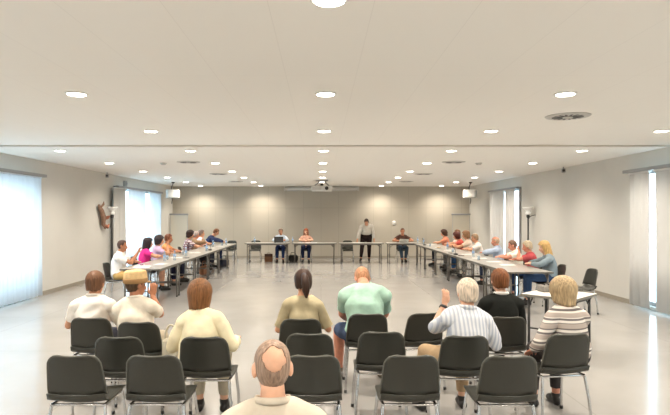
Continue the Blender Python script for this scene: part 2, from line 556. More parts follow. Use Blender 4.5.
for sx in (-1,1):
    MB().box(sx*1.50-.03,sx*1.50+.03,-.09,.145,-.09,.085).build('wall_mount', M_spk, scr)
MB().box(-1.4,1.4,-.02,.02,-.105,-.07).build('pull_bar', M_vent, scr)

# small wall fittings
cl = thing('wall_clock', 'small round white disc fitted on the rear wall', 'wall clock', (3.0, ZB, 1.45))
MB().lathe([(.085,0),(.09,.01),(.08,.03)], 24, Matrix.Rotation(R(90),4,'X')).build('case', mat('plain_white', (.85,.84,.80), rough=.4), cl)
for nm, x, y, z, lab in (('alarm_box', -HW, 17.3, 2.73, 'small grey box on the left wall above the curtain rail'),):
    o = thing(nm, lab, 'alarm', (x, y, z))
    MB().bbox(0,.08,-.09,.09,-.09,.09,.012).build('housing', M_grey, o)
    MB().lathe([(.05,.0),(.05,.02),(.03,.03)], 14, Matrix.Translation((.078,0,0)) @ Matrix.Rotation(R(90),4,'Y')).build('sounder', M_frame, o)
def make_cam():
    root = thing('security_camera', '-', 'camera')
    MB().bbox(-.045,.045,-.10,.10,-.045,.045,.012).build('housing', M_frame, root)
    MB().tube([(0,-.10,0),(0,-.125,0)], .03, 12, rnd=False).build('lens', M_dark, root)
    MB().tube([(0,.03,.045),(0,.05,.10)], .014, 8).build('mount', M_frame, root)
    return root
cm = Proto(make_cam())
cm.place((-5.92,15.5,HC-.10), R(20), 'small grey camera under the ceiling at the left wall')
cm.place((5.93,13.7,HC-.10), R(-20), 'small grey camera under the ceiling at the right wall')

# low pale boards with a dark top rail in the two rear corners
M_board = mat('pale_board', lin((214,206,190)), rough=.6)
def make_board():
    root = thing('display_board', '-', 'display board')
    MB().bbox(-.33,.33,-.02,.02,.12,1.76,.008).build('panel', M_board, root)
    MB().bbox(-.38,.38,-.035,.035,1.76,1.83,.008).build('top_rail', M_grey, root)
    for sx in (-1,1):
        MB().box(sx*.34-.015,sx*.34+.015,-.02,.02,.03,1.76).build('post', M_vent, root)
        MB().bbox(sx*.34-.03,sx*.34+.03,-.25,.25,0,.03,.006).build('foot', M_grey, root)
    return root
bd = Proto(make_board())
bd.place((-5.68,22.4,0), 0, 'pale standing board with dark top rail in the left rear corner')
bd.place((5.60,22.4,0), 0, 'pale standing board with dark top rail in the right rear corner')

# floor lamps
M_bowl = mat('lamp_bowl_white', (.85,.85,.83), rough=.35)
def floor_lamp(name, x, y, label, arc):
    root = thing(name, label, 'floor lamp', (x, y, 0))
    MB().lathe([(.15,0),(.15,.02),(.05,.035),(.02,.05)], 24).build('base', M_dark, root)
    MB().tube([(0,0,.04),(0,0,1.72)], .022, 10, rnd=False).build('pole', M_dark, root)
    MB().lathe([(.035,1.68),(.045,1.70),(.045,1.76),(.03,1.78)], 14).build('collar', M_dark, root)
    MB().lathe([(.03,1.77),(.075,1.79),(.07,1.83),(.05,1.86),(.09,1.91),(.15,1.965),(.155,1.985),(.145,1.985),(.08,1.93),(.03,1.90)], 24).build('lamp_bowl', M_bowl, root)
    if arc:
        pts = [(0.02,0,1.66)] + [(.02+.20*(1-math.cos(a)), 0, 1.66+.10*math.sin(a)) for a in [R(20*k) for k in range(1,9)]] + [(.42,0,1.55),(.42,0,1.2)]
        MB().tube(pts, .014, 8).build('reading_arm', mat('pale_grey_metal', (.22,.22,.21), rough=.4), root)
        MB().tube([(.42,0,1.25),(.42,0,.95)], [.03,.05], 12).build('reading_shade', mat('pale_grey_metal', (.22,.22,.21), rough=.4), root)
    else:
        MB().tube([(.05,0,1.90),(.09,0,1.96)], .016, 8).build('knob', M_dark, root)
    return root
floor_lamp('floor_lamp', -5.78, 15.5, 'black pole floor lamp with white bowl at the left wall', False)
floor_lamp('floor_lamp', 5.88, 15.9, 'black pole floor lamp with white bowl and side arm at right wall', True)

# dried branch on the left wall
wb = thing('wall_ornament', 'brown and rust twisted dried ornament hung on the left wall', 'wall ornament', (-HW+.02, 15.45, 1.75))
M_br = mat('dried_brown', lin((136,106,88)), rough=.8, var=.3, vscale=20, bump=.4)
M_rust = mat('dried_rust', lin((188,120,92)), rough=.8, var=.25, vscale=20)
MB().tube([(.05,-.28,.26),(.06,-.10,.12),(.08,-.02,-.05),(.06,.02,-.24),(.07,.12,-.36)], [(.03,.05),(.05,.09),(.06,.11),(.05,.09),(.02,.03)], 10).build('stem', M_br, wb)
MB().tube([(.08,.02,-.10),(.10,.22,-.06),(.08,.42,-.02)], [.03,.05,.015], 8).build('leaf', M_rust, wb)
MB().tube([(.08,.06,-.26),(.10,.22,-.33),(.09,.36,-.24)], [.03,.045,.01], 8).build('leaf', M_rust, wb)
MB().tube([(.06,-.20,.2),(.09,-.05,.30),(.08,.0,.38)], [.02,.03,.01], 8).build('leaf', M_br, wb)
# ------------------------------------------------------------------ furniture
M_shell = mat('chair_plastic', lin((50,50,44)), rough=.42, spec=.45, bump=.06, bscale=250)
M_shell_l = mat('chair_rim', lin((92,92,84)), rough=.4)
def make_chair():
    root = thing('shell_chair', '-', 'chair')
    prof = [(.225,.412,.185),(.21,.430,.20),(.15,.438,.21),(.05,.434,.212),(-.06,.430,.212),(-.14,.434,.21),(-.19,.455,.207),(-.215,.50,.203)]
    def shell(prof, nm, top=False):
        rows = []
        for i, (y, z, w) in enumerate(prof):
            row = []
            for k in range(15):
                u = -1+2*k/14
                e = abs(u)**4
                yy, zz = y, z
                if nm == 'seat':
                    zz += .016*u*u - .012*(1-u*u)*(.5 if i < 2 else 1) - .012*e
                else:
                    yy += .035*u*u + .004*e
                row.append((u*w, yy, zz))
            rows.append(row)
        return rows
    MB().grid(shell(prof, 'seat')).build('seat', M_shell, root, solid=.009)
    bp = [(-.215,.500,.203)]
    H0, H1 = .50, .785
    for t in (.12,.3,.5,.68,.80,.88,.94,.975,1.0):
        z = H0+(H1-H0)*t
        w = .207-.028*t
        if t > .74:                                  # rounded upper corners
            q = (t-.74)/.26
            w = w-.080*(1-math.sqrt(max(0,1-q*q)))
        y = -.215 - .075*t - (.012 if t > .97 else 0)
        bp.append((y, z, w))
    rows = shell(bp, 'backrest')
    br = MB().grid([r[::-1] for r in rows]).build('backrest', M_shell, root, solid=.009, off=0)
    edge = [r[0] for r in rows] + rows[-1][1:-1] + [r[-1] for r in rows][::-1]
    MB().tube([Vector(p) for p in edge], .0065, 6).build('rim', M_shell_l, br)
    fr = MB()
    for sx in (-1, 1):
        fr.tube([(sx*.185,.17,.415),(sx*.185,0,.41),(sx*.185,-.17,.415)], .011, 8)
    for y in (.15,-.15):
        fr.tube([(-.185,y,.41),(.185,y,.41)], .010, 8)
    fr.build('frame', M_chrome, root)
    for sx in (-1, 1):
        for sy in (-1, 1):
            lg = MB().tube([(sx*.187,sy*.165,.415),(sx*.205,sy*.20,.22),(sx*.215,sy*.222,.02)], .0115, 8).build('leg', M_chrome, root)
            MB().tube([(sx*.214,sy*.22,.035),(sx*.216,sy*.224,.009)], .015, 8, rnd=False).build('foot_cap', M_dark, lg)
    return root
CH = Proto(make_chair())

M_top = mat('table_laminate', lin((160,157,150)), rough=.28, spec=.5, var=.03, vscale=3)
M_edge = mat('table_edge', lin((104,102,96)), rough=.5)
M_leg = mat('table_leg_metal', lin((112,108,102)), rough=.35, metal=.6)
def make_table(L, W, top=M_top, edge=M_edge, leg=M_leg):
    root = thing('folding_table', '-', 'table')
    tp = MB().bbox(-L/2+.004,L/2-.004,-W/2+.004,W/2-.004,.712,.74,.004).build('tabletop', top, root)
    e = MB()
    e.box(-L/2,L/2,-W/2,-W/2+.006,.708,.738); e.box(-L/2,L/2,W/2-.006,W/2,.708,.738)
    e.box(-L/2,-L/2+.006,-W/2+.006,W/2-.006,.708,.738); e.box(L/2-.006,L/2,-W/2+.006,W/2-.006,.708,.738)
    e.build('edge_band', edge, tp)
    f = MB()
    for sy in (-1, 1): f.box(-L/2+.08,L/2-.08,sy*(W/2-.06)-.012,sy*(W/2-.06)+.012,.672,.712)
    f.build('frame_rail', leg, root)
    for sx in (-1, 1):
        x = sx*(L/2-.09)
        for sy in (-1, 1):
            y = sy*(W/2-.07)
            l = MB().tube([(x,y,.70),(x,y,.015)], .017, 10, rnd=False).build('leg', leg, root)
            MB().tube([(x,y,.03),(x,y,0)], .022, 10, rnd=False).build('foot_cap', M_dark, l)
            MB().tube([(x,y,.58),(x-sx*.13,y,.69)], .010, 8).build('brace', leg, root)
        MB().tube([(x,-W/2+.07,.30),(x,W/2-.07,.30)], .011, 8).build('crossbar', leg, root)
    return root
T_side = Proto(make_table(1.60, .76))
nth = ['nearest the camera','second from the near end','third from the near end','fourth from the near end','fifth from the near end','at the far end']
YL0, LL = 10.52, 1.60
for k in range(6):
    T_side.place((-3.405, YL0+LL*(k+.5)+.002*k, 0), R(90), 'grey folding table in the left row along the window, '+nth[k], 'left row of tables')
T_right = Proto(make_table(1.68, .80))
YR0 = 9.95
for k in range(6):
    T_right.place((3.735, YR0+1.68*(k+.5)+.002*k, 0), R(90), 'grey folding table in the right row, '+nth[k], 'right row of tables')
T_back = Proto(make_table(1.62, .74))
bl = ['before the man with the laptop', 'before the red-haired woman', 'before the standing man']
for k, x in enumerate((-1.965, -.24, 1.47)):
    T_back.place((x, 20.68, 0), 0, 'grey folding table of the rear row, '+bl[k], 'rear row of tables')
r = make_table(1.30, .74); r.location = (3.06, 20.68, 0)
r['label'] = 'shorter grey folding table of the rear row, before the man in brown'; r['group'] = 'rear row of tables'
# small white table among the audience
M_wtop = mat('white_laminate', lin((240,238,232)), rough=.35)
wt = make_table(.70, .70, M_wtop, mat('white_table_edge', lin((120,116,108)), rough=.5), M_dark)
wt.name = 'white_table'
wt.location = (3.06, 7.20, 0); wt.rotation_euler = (0, 0, R(45))
wt['label'] = 'small white table with dark legs beside the man in the black jacket'

# ------------------------------------------------------------------ people
SKIN = {'pale': (226,178,150), 'mid': (205,150,118), 'tan': (180,124,94), 'ruddy': (214,146,120), 'dark': (120,78,60)}
def ik(S, W, l1, l2, pole):
    S = Vector(S); W = Vector(W); d = W-S; D = d.length
    mx = (l1+l2)*.995
    if D > mx:
        W = S + d*(mx/D); d = W-S; D = mx
    D = max(D, abs(l1-l2)+.01)
    a = (l1*l1-l2*l2+D*D)/(2*D); h = math.sqrt(max(0, l1*l1-a*a))
    t = d.normalized(); p = Vector(pole); p = p - t*p.dot(t)
    if p.length < 1e-5: p = t.orthogonal()
    return S + t*a + p.normalized()*h, W

BODYDG = []
def remeshed(mb, vox, smooth):
    me = mb.mesh('tmp_body')
    o = bpy.data.objects.new('tmp_body', me); COL.objects.link(o)
    m = o.modifiers.new('r', 'REMESH'); m.mode = 'VOXEL'; m.voxel_size = vox; m.use_smooth_shade = True
    s = o.modifiers.new('s', 'SMOOTH'); s.iterations = smooth; s.factor = .5
    bpy.context.view_layer.update()
    dg = bpy.context.evaluated_depsgraph_get()
    res = bpy.data.meshes.new_from_object(o.evaluated_get(dg))
    bpy.data.objects.remove(o); bpy.data.meshes.remove(me)
    return res

def seg_val(V, p0, p1, X, r0, r1):
    """radius-normalised distance of points V to a tapered elliptical segment, and position along it"""
    p0 = np.array(p0); p1 = np.array(p1); d = p1-p0; L = np.linalg.norm(d)+1e-9; t = d/L
    X = np.array(X); X = X - t*X.dot(t); X /= (np.linalg.norm(X)+1e-9); Y = np.cross(t, X)
    q = V-p0; s = q.dot(t)/L; sc = np.clip(s, 0, 1)
    rx = r0[0]+(r1[0]-r0[0])*sc; ry = r0[1]+(r1[1]-r0[1])*sc
    dx = q.dot(X)/rx; dy = q.dot(Y)/ry
    ax = (s-sc)*L/np.minimum(rx, ry)
    return (np.sqrt(dx*dx+dy*dy+ax*ax)-1)*np.minimum(rx, ry), sc

def submesh(name, V, F, mask, offset, nsm, m, parent, wrinkle=0., seed=0., solid=.006, loosen=None, seated=False):
    """garment: the faces of the body under it, smoothed and let out along their normals"""
    f = F[mask]
    if len(f) == 0: return None
    used, inv = np.unique(f, return_inverse=True)
    v = V[used].copy(); f = inv.reshape(f.shape)
    e = np.concatenate([f[:, [0,1]], f[:, [1,2]], f[:, [2,3]], f[:, [3,0]]])
    deg = np.bincount(e[:,0], minlength=len(v)) + np.bincount(e[:,1], minlength=len(v))
    for _ in range(nsm):
        acc = np.zeros_like(v)
        for a in range(3):
            acc[:,a] = np.bincount(e[:,0], v[e[:,1],a], len(v)) + np.bincount(e[:,1], v[e[:,0],a], len(v))
        v = .5*v + .5*acc/deg[:,None]
    fn = np.cross(v[f[:,2]]-v[f[:,0]], v[f[:,3]]-v[f[:,1]])
    nrm = np.zeros_like(v)
    for k in range(4):
        for a in range(3): nrm[:,a] += np.bincount(f[:,k], fn[:,a], len(v))
    nrm /= (np.linalg.norm(nrm, axis=1)[:,None]+1e-9)
    off = np.full(len(v), offset)
    if loosen is not None: off = off + loosen(v)
    if wrinkle:
        x, y, z = v.T
        w = np.sin(21*z+9*x+4*np.sin(9*y+seed)+seed)*.5 + np.sin(33*x-17*z+3*np.sin(13*z+seed*2))*.3 + np.sin(41*y+24*z+seed)*.2
        off = off + wrinkle*w
    v = v + nrm*off[:,None]
    if seated:
        on = (np.abs(v[:,0]) < .25) & (v[:,1] < .25) & (v[:,2] > .2)
        v[on, 2] = np.maximum(v[on, 2], .4625)
    me = bpy.data.meshes.new(name)
    me.from_pydata(v.tolist(), [], f.tolist())
    me.polygons.foreach_set('use_smooth', [True]*len(f)); me.update()
    o = bpy.data.objects.new(name, me); COL.objects.link(o); o.parent = parent
    me.materials.append(m)
    if solid:
        md = o.modifiers.new('thickness', 'SOLIDIFY'); md.thickness = solid; md.offset = -1
    return o

def frame_head(yaw, pitch, roll, c):
    return Matrix.Translation(c) @ Matrix.Rotation(R(yaw),4,'Z') @ Matrix.Rotation(R(roll),4,'Y') @ Matrix.Rotation(-R(pitch),4,'X')

def hair_piece(M, s, m, parent, L=.05, t=.014, front=.078, side=-.02, cover=70., top=None, curl=0., seed=0., flare=0., name='hair', hole=None):
    rows = []; nu, nv = (40, 16) if not hole else (140, 80)
    def zb(deg):
        a = abs(deg)
        if a < cover-25: return front
        if a < cover: return front + (side-front)*(a-cover+25)/25
        if a < 140: return side + (-L-side)*min(1,(a-cover)/max(20,(110-cover)))
        return -L
    zt = (.116+t) if top is None else top
    for i in range(nv+1):
        row = []
        for k in range(nu+1):
            deg = -180+360*k/nu
            b = zb(deg)
            if b < .03: b += .016*noise.noise(Vector((deg*.11, seed, 0)))
            v = i/nv
            z = zt-(zt-b)*(v**1.6 if top is None else v)
            if z > .028: f = math.sqrt(max(.0004, 1-((z-.028)/(.088+t))**2))
            elif L > .09:
                f = 1 - .10*min(1,(.028-z)/.2) + flare*min(1,(.028-z)/.15)
            else: f = math.sqrt(max(.05, 1-((z-.028)/(.175 if t > .01 else .118))**2))
            d = 1.
            if curl: 
                d += curl*noise.noise(Vector((math.sin(R(deg))*9+seed, math.cos(R(deg))*9, z*75)))*(1 if z < .125 else .3)
            else:
                d += .035*noise.noise(Vector((math.sin(R(deg))*5+seed, math.cos(R(deg))*5, z*14)))
            x = (.074+t)*f*math.sin(R(deg))*d; y = -.012+(.094+t)*f*math.cos(R(deg))*d
            if y > 0 and z < .03: y = min(y, .075)
            row.append(M @ Vector((x*s, y*s, z*s)))
        rows.append(row)
    mb = MB().grid(rows)
    if hole:
        hc_ = M @ (Vector(hole[0])*s)
        keep = [q for q in mb.f if (sum((Vector(mb.v[i]) for i in q), Vector())/4-hc_).length > hole[1]*s*(1+.22*noise.noise(Vector(mb.v[q[0]])*35))]
        mb.f = keep; mb.s = [True]*len(keep)
    return mb.build(name, m, parent, solid=(.014 if not hole else .003)*s, off=-1)

def person(label, loc, rz, pose='sit', s=.93, girth=1., lean=8., roll=0., yaw=0., pitch=5., headroll=0., skin='mid',
           lh=(-.14,.36,.765), rh=(.14,.36,.765), lp=(-.6,-.3,-.8), rp=(.6,-.3,-.8), lhd=None, rhd=None,
           top=('shirt', (230,230,225)), sleeve=.62, tucked=False, bottom=('trousers', (50,55,75)), leg_cut=.93,
           shoe=(35,32,30), hair=('short', (80,60,45)), collar=None, vox=.009, feet=None, knees=None, topmat=None, extra=None,
           seat_h=.55, female=False, group='people at the meeting', wrinkle=.004, pel=-.035, bag=None, twist=0., neckf=0.):
    root = thing('person', label, 'person', loc, rz, group)
    mb = MB(); bones = []
    def limb(region, pts, rad, xdir=(1,0,0), n=12, u=(0.,1.)):
        rr = [(q, q) if not isinstance(q, (tuple, list)) else q for q in rad]
        mb.tube(pts, rr, n, xdir=xdir)
        N = len(pts)-1
        for i in range(N):
            bones.append((region, tuple(pts[i]), tuple(pts[i+1]), tuple(xdir), rr[i], rr[i+1], u[0]+(u[1]-u[0])*i/N, u[0]+(u[1]-u[0])*(i+1)/N))
    g = girth
    P = Vector((0, pel, seat_h)) if pose == 'sit' else Vector((0, 0, .925*s))
    a0 = [-4 if pose == 'sit' else 0, .55*lean, .95*lean, 1.25*lean]
    if pose == 'stand': a0 = [.3*lean, .8*lean, 1.1*lean, 1.2*lean]
    lens = [.14*s, .17*s, .165*s, .07*s]
    if pose == 'sit': lens = [.115*s, .138*s, .135*s, .068*s]; seat_h += (girth-1)*.03; P.z = seat_h
    pts = [P]
    for i in range(4):
        th = R(a0[i]); ro = R(roll*(i+1)/4)
        pts.append(pts[-1] + Vector((math.sin(ro), math.sin(th)*math.cos(ro), math.cos(th)*math.cos(ro)))*lens[i])
    X = Vector((math.cos(R(twist)), math.sin(R(twist)), 0))
    tdir = (pts[3]-pts[2]).normalized()
    Xs = (X - tdir*X.dot(tdir)).normalized()
    fwd = tdir.cross(Xs)
    hipw = 1.06 if female else 1.; shw = .90 if female else 1.
    rad = [(.163*s*g*hipw,.120*s*g),(.150*s*g,.112*s*g),(.164*s*(.6+.4*g)*shw,.120*s*g),(.158*s*(.7+.3*g)*shw,.098*s*(.7+.3*g)),(.072*s,.066*s)]
    low = P - (pts[1]-P).normalized()*.045*s
    limb('torso', [low]+pts, [(.135*s*g*hipw,.105*s*g)]+rad, Xs, 18, (-.1,1.))
    if female:
        for sx in (-1,1):
            c = pts[2] + Xs*(sx*.075*s) + fwd*(.085*s*g) + tdir*(.03*s)
            mb.ell(c, (.062*s,.055*s,.06*s))
    # neck and head
    C7 = pts[4]
    nd = Vector((math.sin(R(roll+headroll*.5)), math.sin(R(.75*lean*1.1+pitch*.35+neckf)), math.cos(R(.75*lean*1.1+pitch*.35+neckf)))).normalized()
    N1 = C7 + nd*.075*s
    Hc = N1 + nd*.085*s + Vector((-math.sin(R(yaw)), math.cos(R(yaw)), 0))*.022*s
    limb('neck', [C7-nd*.03*s, N1, Hc-nd*.03*s], [.062*s*(.5+.5*g), .054*s*(.5+.5*g), .052*s], (1,0,0), 12)
    HM = frame_head(yaw, pitch, headroll, Hc)
    hs = 1.0 if pose == 'sit' else s
    def HV(x, y, z): return HM @ Vector((x*hs, y*hs, z*hs))
    mb.ell((0,-.012*hs,.028*hs), (.074*hs,.094*hs,.088*hs), HM, 20, 14)
    mb.ell((0,.028*hs,-.045*hs), (.056*hs,.060*hs,.072*hs), HM, 16, 12)
    mb.tube([HV(0,.078,.008), HV(0,.090,-.012), HV(0,.098,-.034)], [.009*hs,.012*hs,.015*hs], 8)
    for sx in (-1,1):
        mb.ell((sx*.076*hs,-.008*hs,-.008*hs), (.013*hs,.022*hs,.033*hs), HM, 10, 8)
        mb.ell((sx*.033*hs,.060*hs,-.028*hs), (.024*hs,.022*hs,.022*hs), HM, 10, 8)
    bones.append(('head', tuple(HV(0,-.005,-.08)), tuple(HV(0,-.005,.07)), (1,0,0), (.07*hs,.09*hs), (.075*hs,.095*hs), 0, 1))
    # arms
    hands = {}
    for sx, tgt, pole, hd in ((-1, lh, lp, lhd), (1, rh, rp, rhd)):
        sh = pts[3] + Xs*(sx*.172*s*shw*(.75+.25*g)) - tdir*.028*s
        l1, l2 = .285*s, .25*s
        E, W = ik(sh, tgt, l1, l2, pole)
        gg = (.6+.4*g)*(.92 if female else 1)
        side = 'L' if sx < 0 else 'R'
        limb('shoulder', [pts[3]+Xs*(sx*.07*s)+tdir*.012*s, sh], [.072*s*gg,.066*s*gg], (0,1,0), 12)
        limb('uarm'+side, [sh, sh.lerp(E,.5), E], [.060*s*gg,.053*s*gg,.044*s*gg], (0,1,.1), 12)
        limb('farm'+side, [E, E.lerp(W,.35), W], [.043*s*gg,.042*s*gg,.028*s*gg], (0,1,.1), 12)
        fd = (W-E).normalized()
        d = Vector(hd[0]).normalized() if hd else fd
        up = Vector(hd[1]) if hd else Vector((0,0,1)) - fd*.2
        up = up - d*up.dot(d)
        up = up.normalized() if up.length > .05 else d.orthogonal()
        sd = d.cross(up)                     # across the palm
        curl = hd[2] if hd else .5
        hl = s*(.95 if female else 1.)
        pc = W + d*.055*hl
        limb('hand', [W, W+d*.045*hl, W+d*.088*hl], [(.027*hl,.019*hl),(.040*hl,.017*hl),(.041*hl,.014*hl)], sd, 12)
        for k, (o, L) in enumerate(((-1.5,.070),(-.5,.080),(.5,.075),(1.5,.060))):
            b = W + d*.085*hl + sd*(o*.0215*hl)
            dd = (d + sd*(o*.09)).normalized()
            p1 = b + dd*L*.45*hl
            d2 = (dd*math.cos(curl)-up*math.sin(curl)).normalized(); p2 = p1 + d2*L*.35*hl
            d3 = (dd*math.cos(curl*1.8)-up*math.sin(curl*1.8)).normalized(); p3 = p2 + d3*L*.28*hl
            limb('hand', [b-dd*.02*hl, p1, p2, p3], [.0100*hl,.0095*hl,.0088*hl,.0075*hl], sd, 8)
        tsd = sd*sx*(-1)                      # the thumb leaves the inner side of the palm
        b = W + d*.025*hl + tsd*.022*hl
        p1 = b + (d*.55+tsd*.75-up*.25).normalized()*.038*hl
        p2 = p1 + (d*.9+tsd*.25-up*.3).normalized()*.034*hl
        p3 = p2 + (d*1.+tsd*.0-up*.35).normalized()*.024*hl
        limb('hand', [b, p1, p2, p3], [.014*hl,.0125*hl,.011*hl,.009*hl], up, 8)
        hands[side] = (E, W, d)
    # legs
    ft = feet; kn = knees
    for i, sx in enumerate((-1, 1)):
        hip = P + Vector((sx*.085*s*g*hipw, .0, -.01))
        side = 'L' if sx < 0 else 'R'
        if pose == 'sit':
            K = Vector(kn[i]) if kn else Vector((sx*.115, pel+.43*s, seat_h-.025))
            A = Vector(ft[i]) if ft else Vector((sx*.11, pel+.44*s, .085))
        else:
            A = Vector(ft[i]) if ft else Vector((sx*.10, 0, .085))
            K, A = ik(hip, A, .425*s, .425*s, (sx*.1,1,0))
        gl = (.55+.45*g)
        limb('thigh'+side, [hip, hip.lerp(K,.5), K], [.086*s*gl,.076*s*gl,.058*s*gl], (1,0,0), 14)
        limb('shin'+side, [K, K.lerp(A,.3), K.lerp(A,.65), A], [.057*s*gl,.056*s*gl,.045*s*gl,.036*s*gl], (1,0,0), 12)
        fdv = Vector((sx*.15,1,0)).normalized()
        hz = A.z-.085
        heel = A + Vector((0,-.03*s,-.05)); toe = A + fdv*.165*s + Vector((0,0,-.056))
        limb('foot'+side, [heel, A+fdv*.07*s+Vector((0,0,-.043)), toe], [(.036*s,.036),(.042*s,.040),(.034*s,.026)], (1,0,0), 12)
    body = remeshed(mb, vox, 5)
    body.name = 'body'
    bo = bpy.data.objects.new('body', body); COL.objects.link(bo); bo.parent = root
    body.materials.clear(); body.materials.append(skin_mat(skin, SKIN[skin]))
    body.materials.append(mat('lips', lin((168,92,84)), rough=.5))
    nvt = len(body.vertices); V = np.empty(nvt*3); body.vertices.foreach_get('co', V); V = V.reshape(-1,3)
    if pose == 'sit':                      # flesh flattens on the seat
        on = (np.abs(V[:,0]) < .24) & (V[:,1] < .24) & (V[:,2] > .2)
        V[on, 2] = np.maximum(V[on, 2], .463)
        body.vertices.foreach_set('co', V.ravel())
    npg = len(body.polygons)
    F = np.empty(npg*4, dtype=np.int64)
    F = np.array([tuple(p.vertices) if len(p.vertices) == 4 else tuple(p.vertices)[:3]+(p.vertices[2],) for p in body.polygons], dtype=np.int64)
    best = np.full(nvt, 1e9); reg = np.zeros(nvt, dtype=int); uu = np.zeros(nvt)
    regs = sorted({b[0] for b in bones}); ri = {r_: i for i, r_ in enumerate(regs)}
    for (rg, p0, p1, xd, r0, r1, u0, u1) in bones:
        d, sc = seg_val(V, p0, p1, xd, r0, r1)
        w = d < best
        best[w] = d[w]; reg[w] = ri[rg]; uu[w] = (u0+(u1-u0)*sc)[w]
    # lips
    lp_ = np.array(HV(0,.085,-.066)); lv = V-lp_
    HX = np.array((HM.to_3x3() @ Vector((1,0,0)))[:]); HZ = np.array((HM.to_3x3() @ Vector((0,0,1)))[:]); HY = np.array((HM.to_3x3() @ Vector((0,1,0)))[:])
    lm = ((lv.dot(HX)/(.025*hs))**2+(lv.dot(HZ)/(.009*hs))**2 < 1) & (np.abs(lv.dot(HY)) < .03)
    fl = lm[F].all(axis=1)
    mi = np.zeros(npg, dtype=np.int32); mi[fl] = 1
    body.polygons.foreach_set('material_index', mi)
    body.polygons.foreach_set('use_smooth', [True]*npg); body.update()
    def R_(n): return reg == ri[n] if n in ri else np.zeros(nvt, bool)
    hem = .30 if tucked else .06
    tm = (R_('torso') & (uu > hem) & (uu < .965)) | R_('shoulder')
    for sd_ in 'LR':
        if sleeve <= 1: tm |= R_('uarm'+sd_) & (uu < sleeve)
        else: tm |= R_('uarm'+sd_) | (R_('farm'+sd_) & (uu < sleeve-1))
    bm_ = R_('torso') & (uu < (.36 if tucked else .34))
    for sd_ in 'LR':
        if bottom[0] != 'bare':
            bm_ |= R_('thigh'+sd_) & ((uu < leg_cut*2) if leg_cut <= .5 else True)
            if leg_cut > .5: bm_ |= R_('shin'+sd_) & (uu < (leg_cut-.5)*2)
    seed = random.random()*6
    if tucked: tm &= ~(R_('torso') & (uu < hem))
    tmat = topmat or cloth('%d_%d_%d' % top[1], top[1])
    bt = submesh(bottom[0], V, F, bm_[F].all(axis=1), .013, 5, cloth('%d_%d_%d' % bottom[1], bottom[1]), root, wrinkle*.5, seed+1, seated=pose == 'sit')
    tp = submesh(top[0], V, F, tm[F].all(axis=1), .019, 10, tmat, root, wrinkle, seed, seated=pose == 'sit')
    for sd_ in 'LR':
        submesh('shoe', V, F, (R_('foot'+sd_) | (R_('shin'+sd_) & (uu > .93)))[F].all(axis=1), .006, 2, mat('shoe_%d_%d_%d' % shoe, lin(shoe), rough=.45), root)
    # collar
    if collar:
        cm_ = cloth('collar_%d_%d_%d' % collar, collar, .03) if isinstance(collar, tuple) else tmat
        rows = []
        q = nd
        cx = Vector((1,0,0)); cx = (cx-q*cx.dot(q)).normalized(); cy = q.cross(cx)
        for dz, rr in ((-.012,.082),(.006,.076),(.026,.070),(.030,.076),(.004,.090)):
            row = []
            for k in range(25):
                a = 2*math.pi*k/24 + math.pi/2
                dip = -.022*max(0, math.sin(a))**2
                row.append(C7 + q*((dz+dip+.012)*s) + (cx*math.cos(a) + cy*math.sin(a)*.95)*(rr*s*(.6+.4*g)))
            rows.append(row)
        MB().grid(rows).build('collar', cm_, tp if tp else root, solid=.004, off=0)
    # eyes
    em = mat('eye_dark', (.03,.025,.02), rough=.2)
    for sx in (-1,1):
        MB().ell((sx*.031*hs,.0665*hs,.002*hs), (.0115*hs,.0085*hs,.0075*hs), HM, 10, 6).build('eye', em, root)
    # hair
    st, hc = hair[0], hair[1]
    hm = hair_mat('%d_%d_%d' % hc, hc)
    kw = dict(seed=seed)
    hair_o = None
    if st == 'short': hair_o = hair_piece(HM, hs, hm, root, L=.07, t=.013, front=.076, side=-.015, cover=72, **kw)
    elif st == 'cropped': hair_o = hair_piece(HM, hs, hm, root, L=.065, t=.006, front=.080, side=.0, cover=75, **kw)
    elif st == 'crown_patch': hair_o = hair_piece(HM, hs, hm, root, L=.072, t=.0015, front=.080, side=.0, cover=75, hole=((0,-.092,.050),.050), **kw)
    elif st == 'fringe': hair_o = hair_piece(HM, hs, hm, root, L=.070, t=.007, front=.05, side=-.01, cover=85, top=.062, **kw)
    elif st == 'bob': hair_o = hair_piece(HM, hs, hm, root, L=.112, t=.032, front=.066, side=-.08, cover=60, flare=-.16, **kw)
    elif st == 'curly': hair_o = hair_piece(HM, hs, hm, root, L=.105, t=.030, front=.070, side=-.05, cover=62, curl=.16, **kw)
    elif st == 'long': hair_o = hair_piece(HM, hs, hm, root, L=.27, t=.022, front=.068, side=-.18, cover=74, flare=.10, **kw)
    elif st == 'ponytail':
        hair_o = hair_piece(HM, hs, hm, root, L=.075, t=.015, front=.074, side=-.02, cover=68, **kw)
        MB().tube([HV(0,-.100,.055), HV(.006,-.140,.03), HV(.012,-.145,-.03), HV(.016,-.135,-.10), HV(.02,-.128,-.155)],
                  [.024*hs,.036*hs,.042*hs,.036*hs,.014*hs], 12).build('ponytail', hm, hair_o)
        MB().tube([HV(0,-.104,.053), HV(.002,-.118,.046)], .028*hs, 12).build('hair_tie', mat('hair_tie', (.03,.02,.03)), hair_o)
    # brows
    if extra: extra(root, HM, hs, hands, HV, s)
    return root
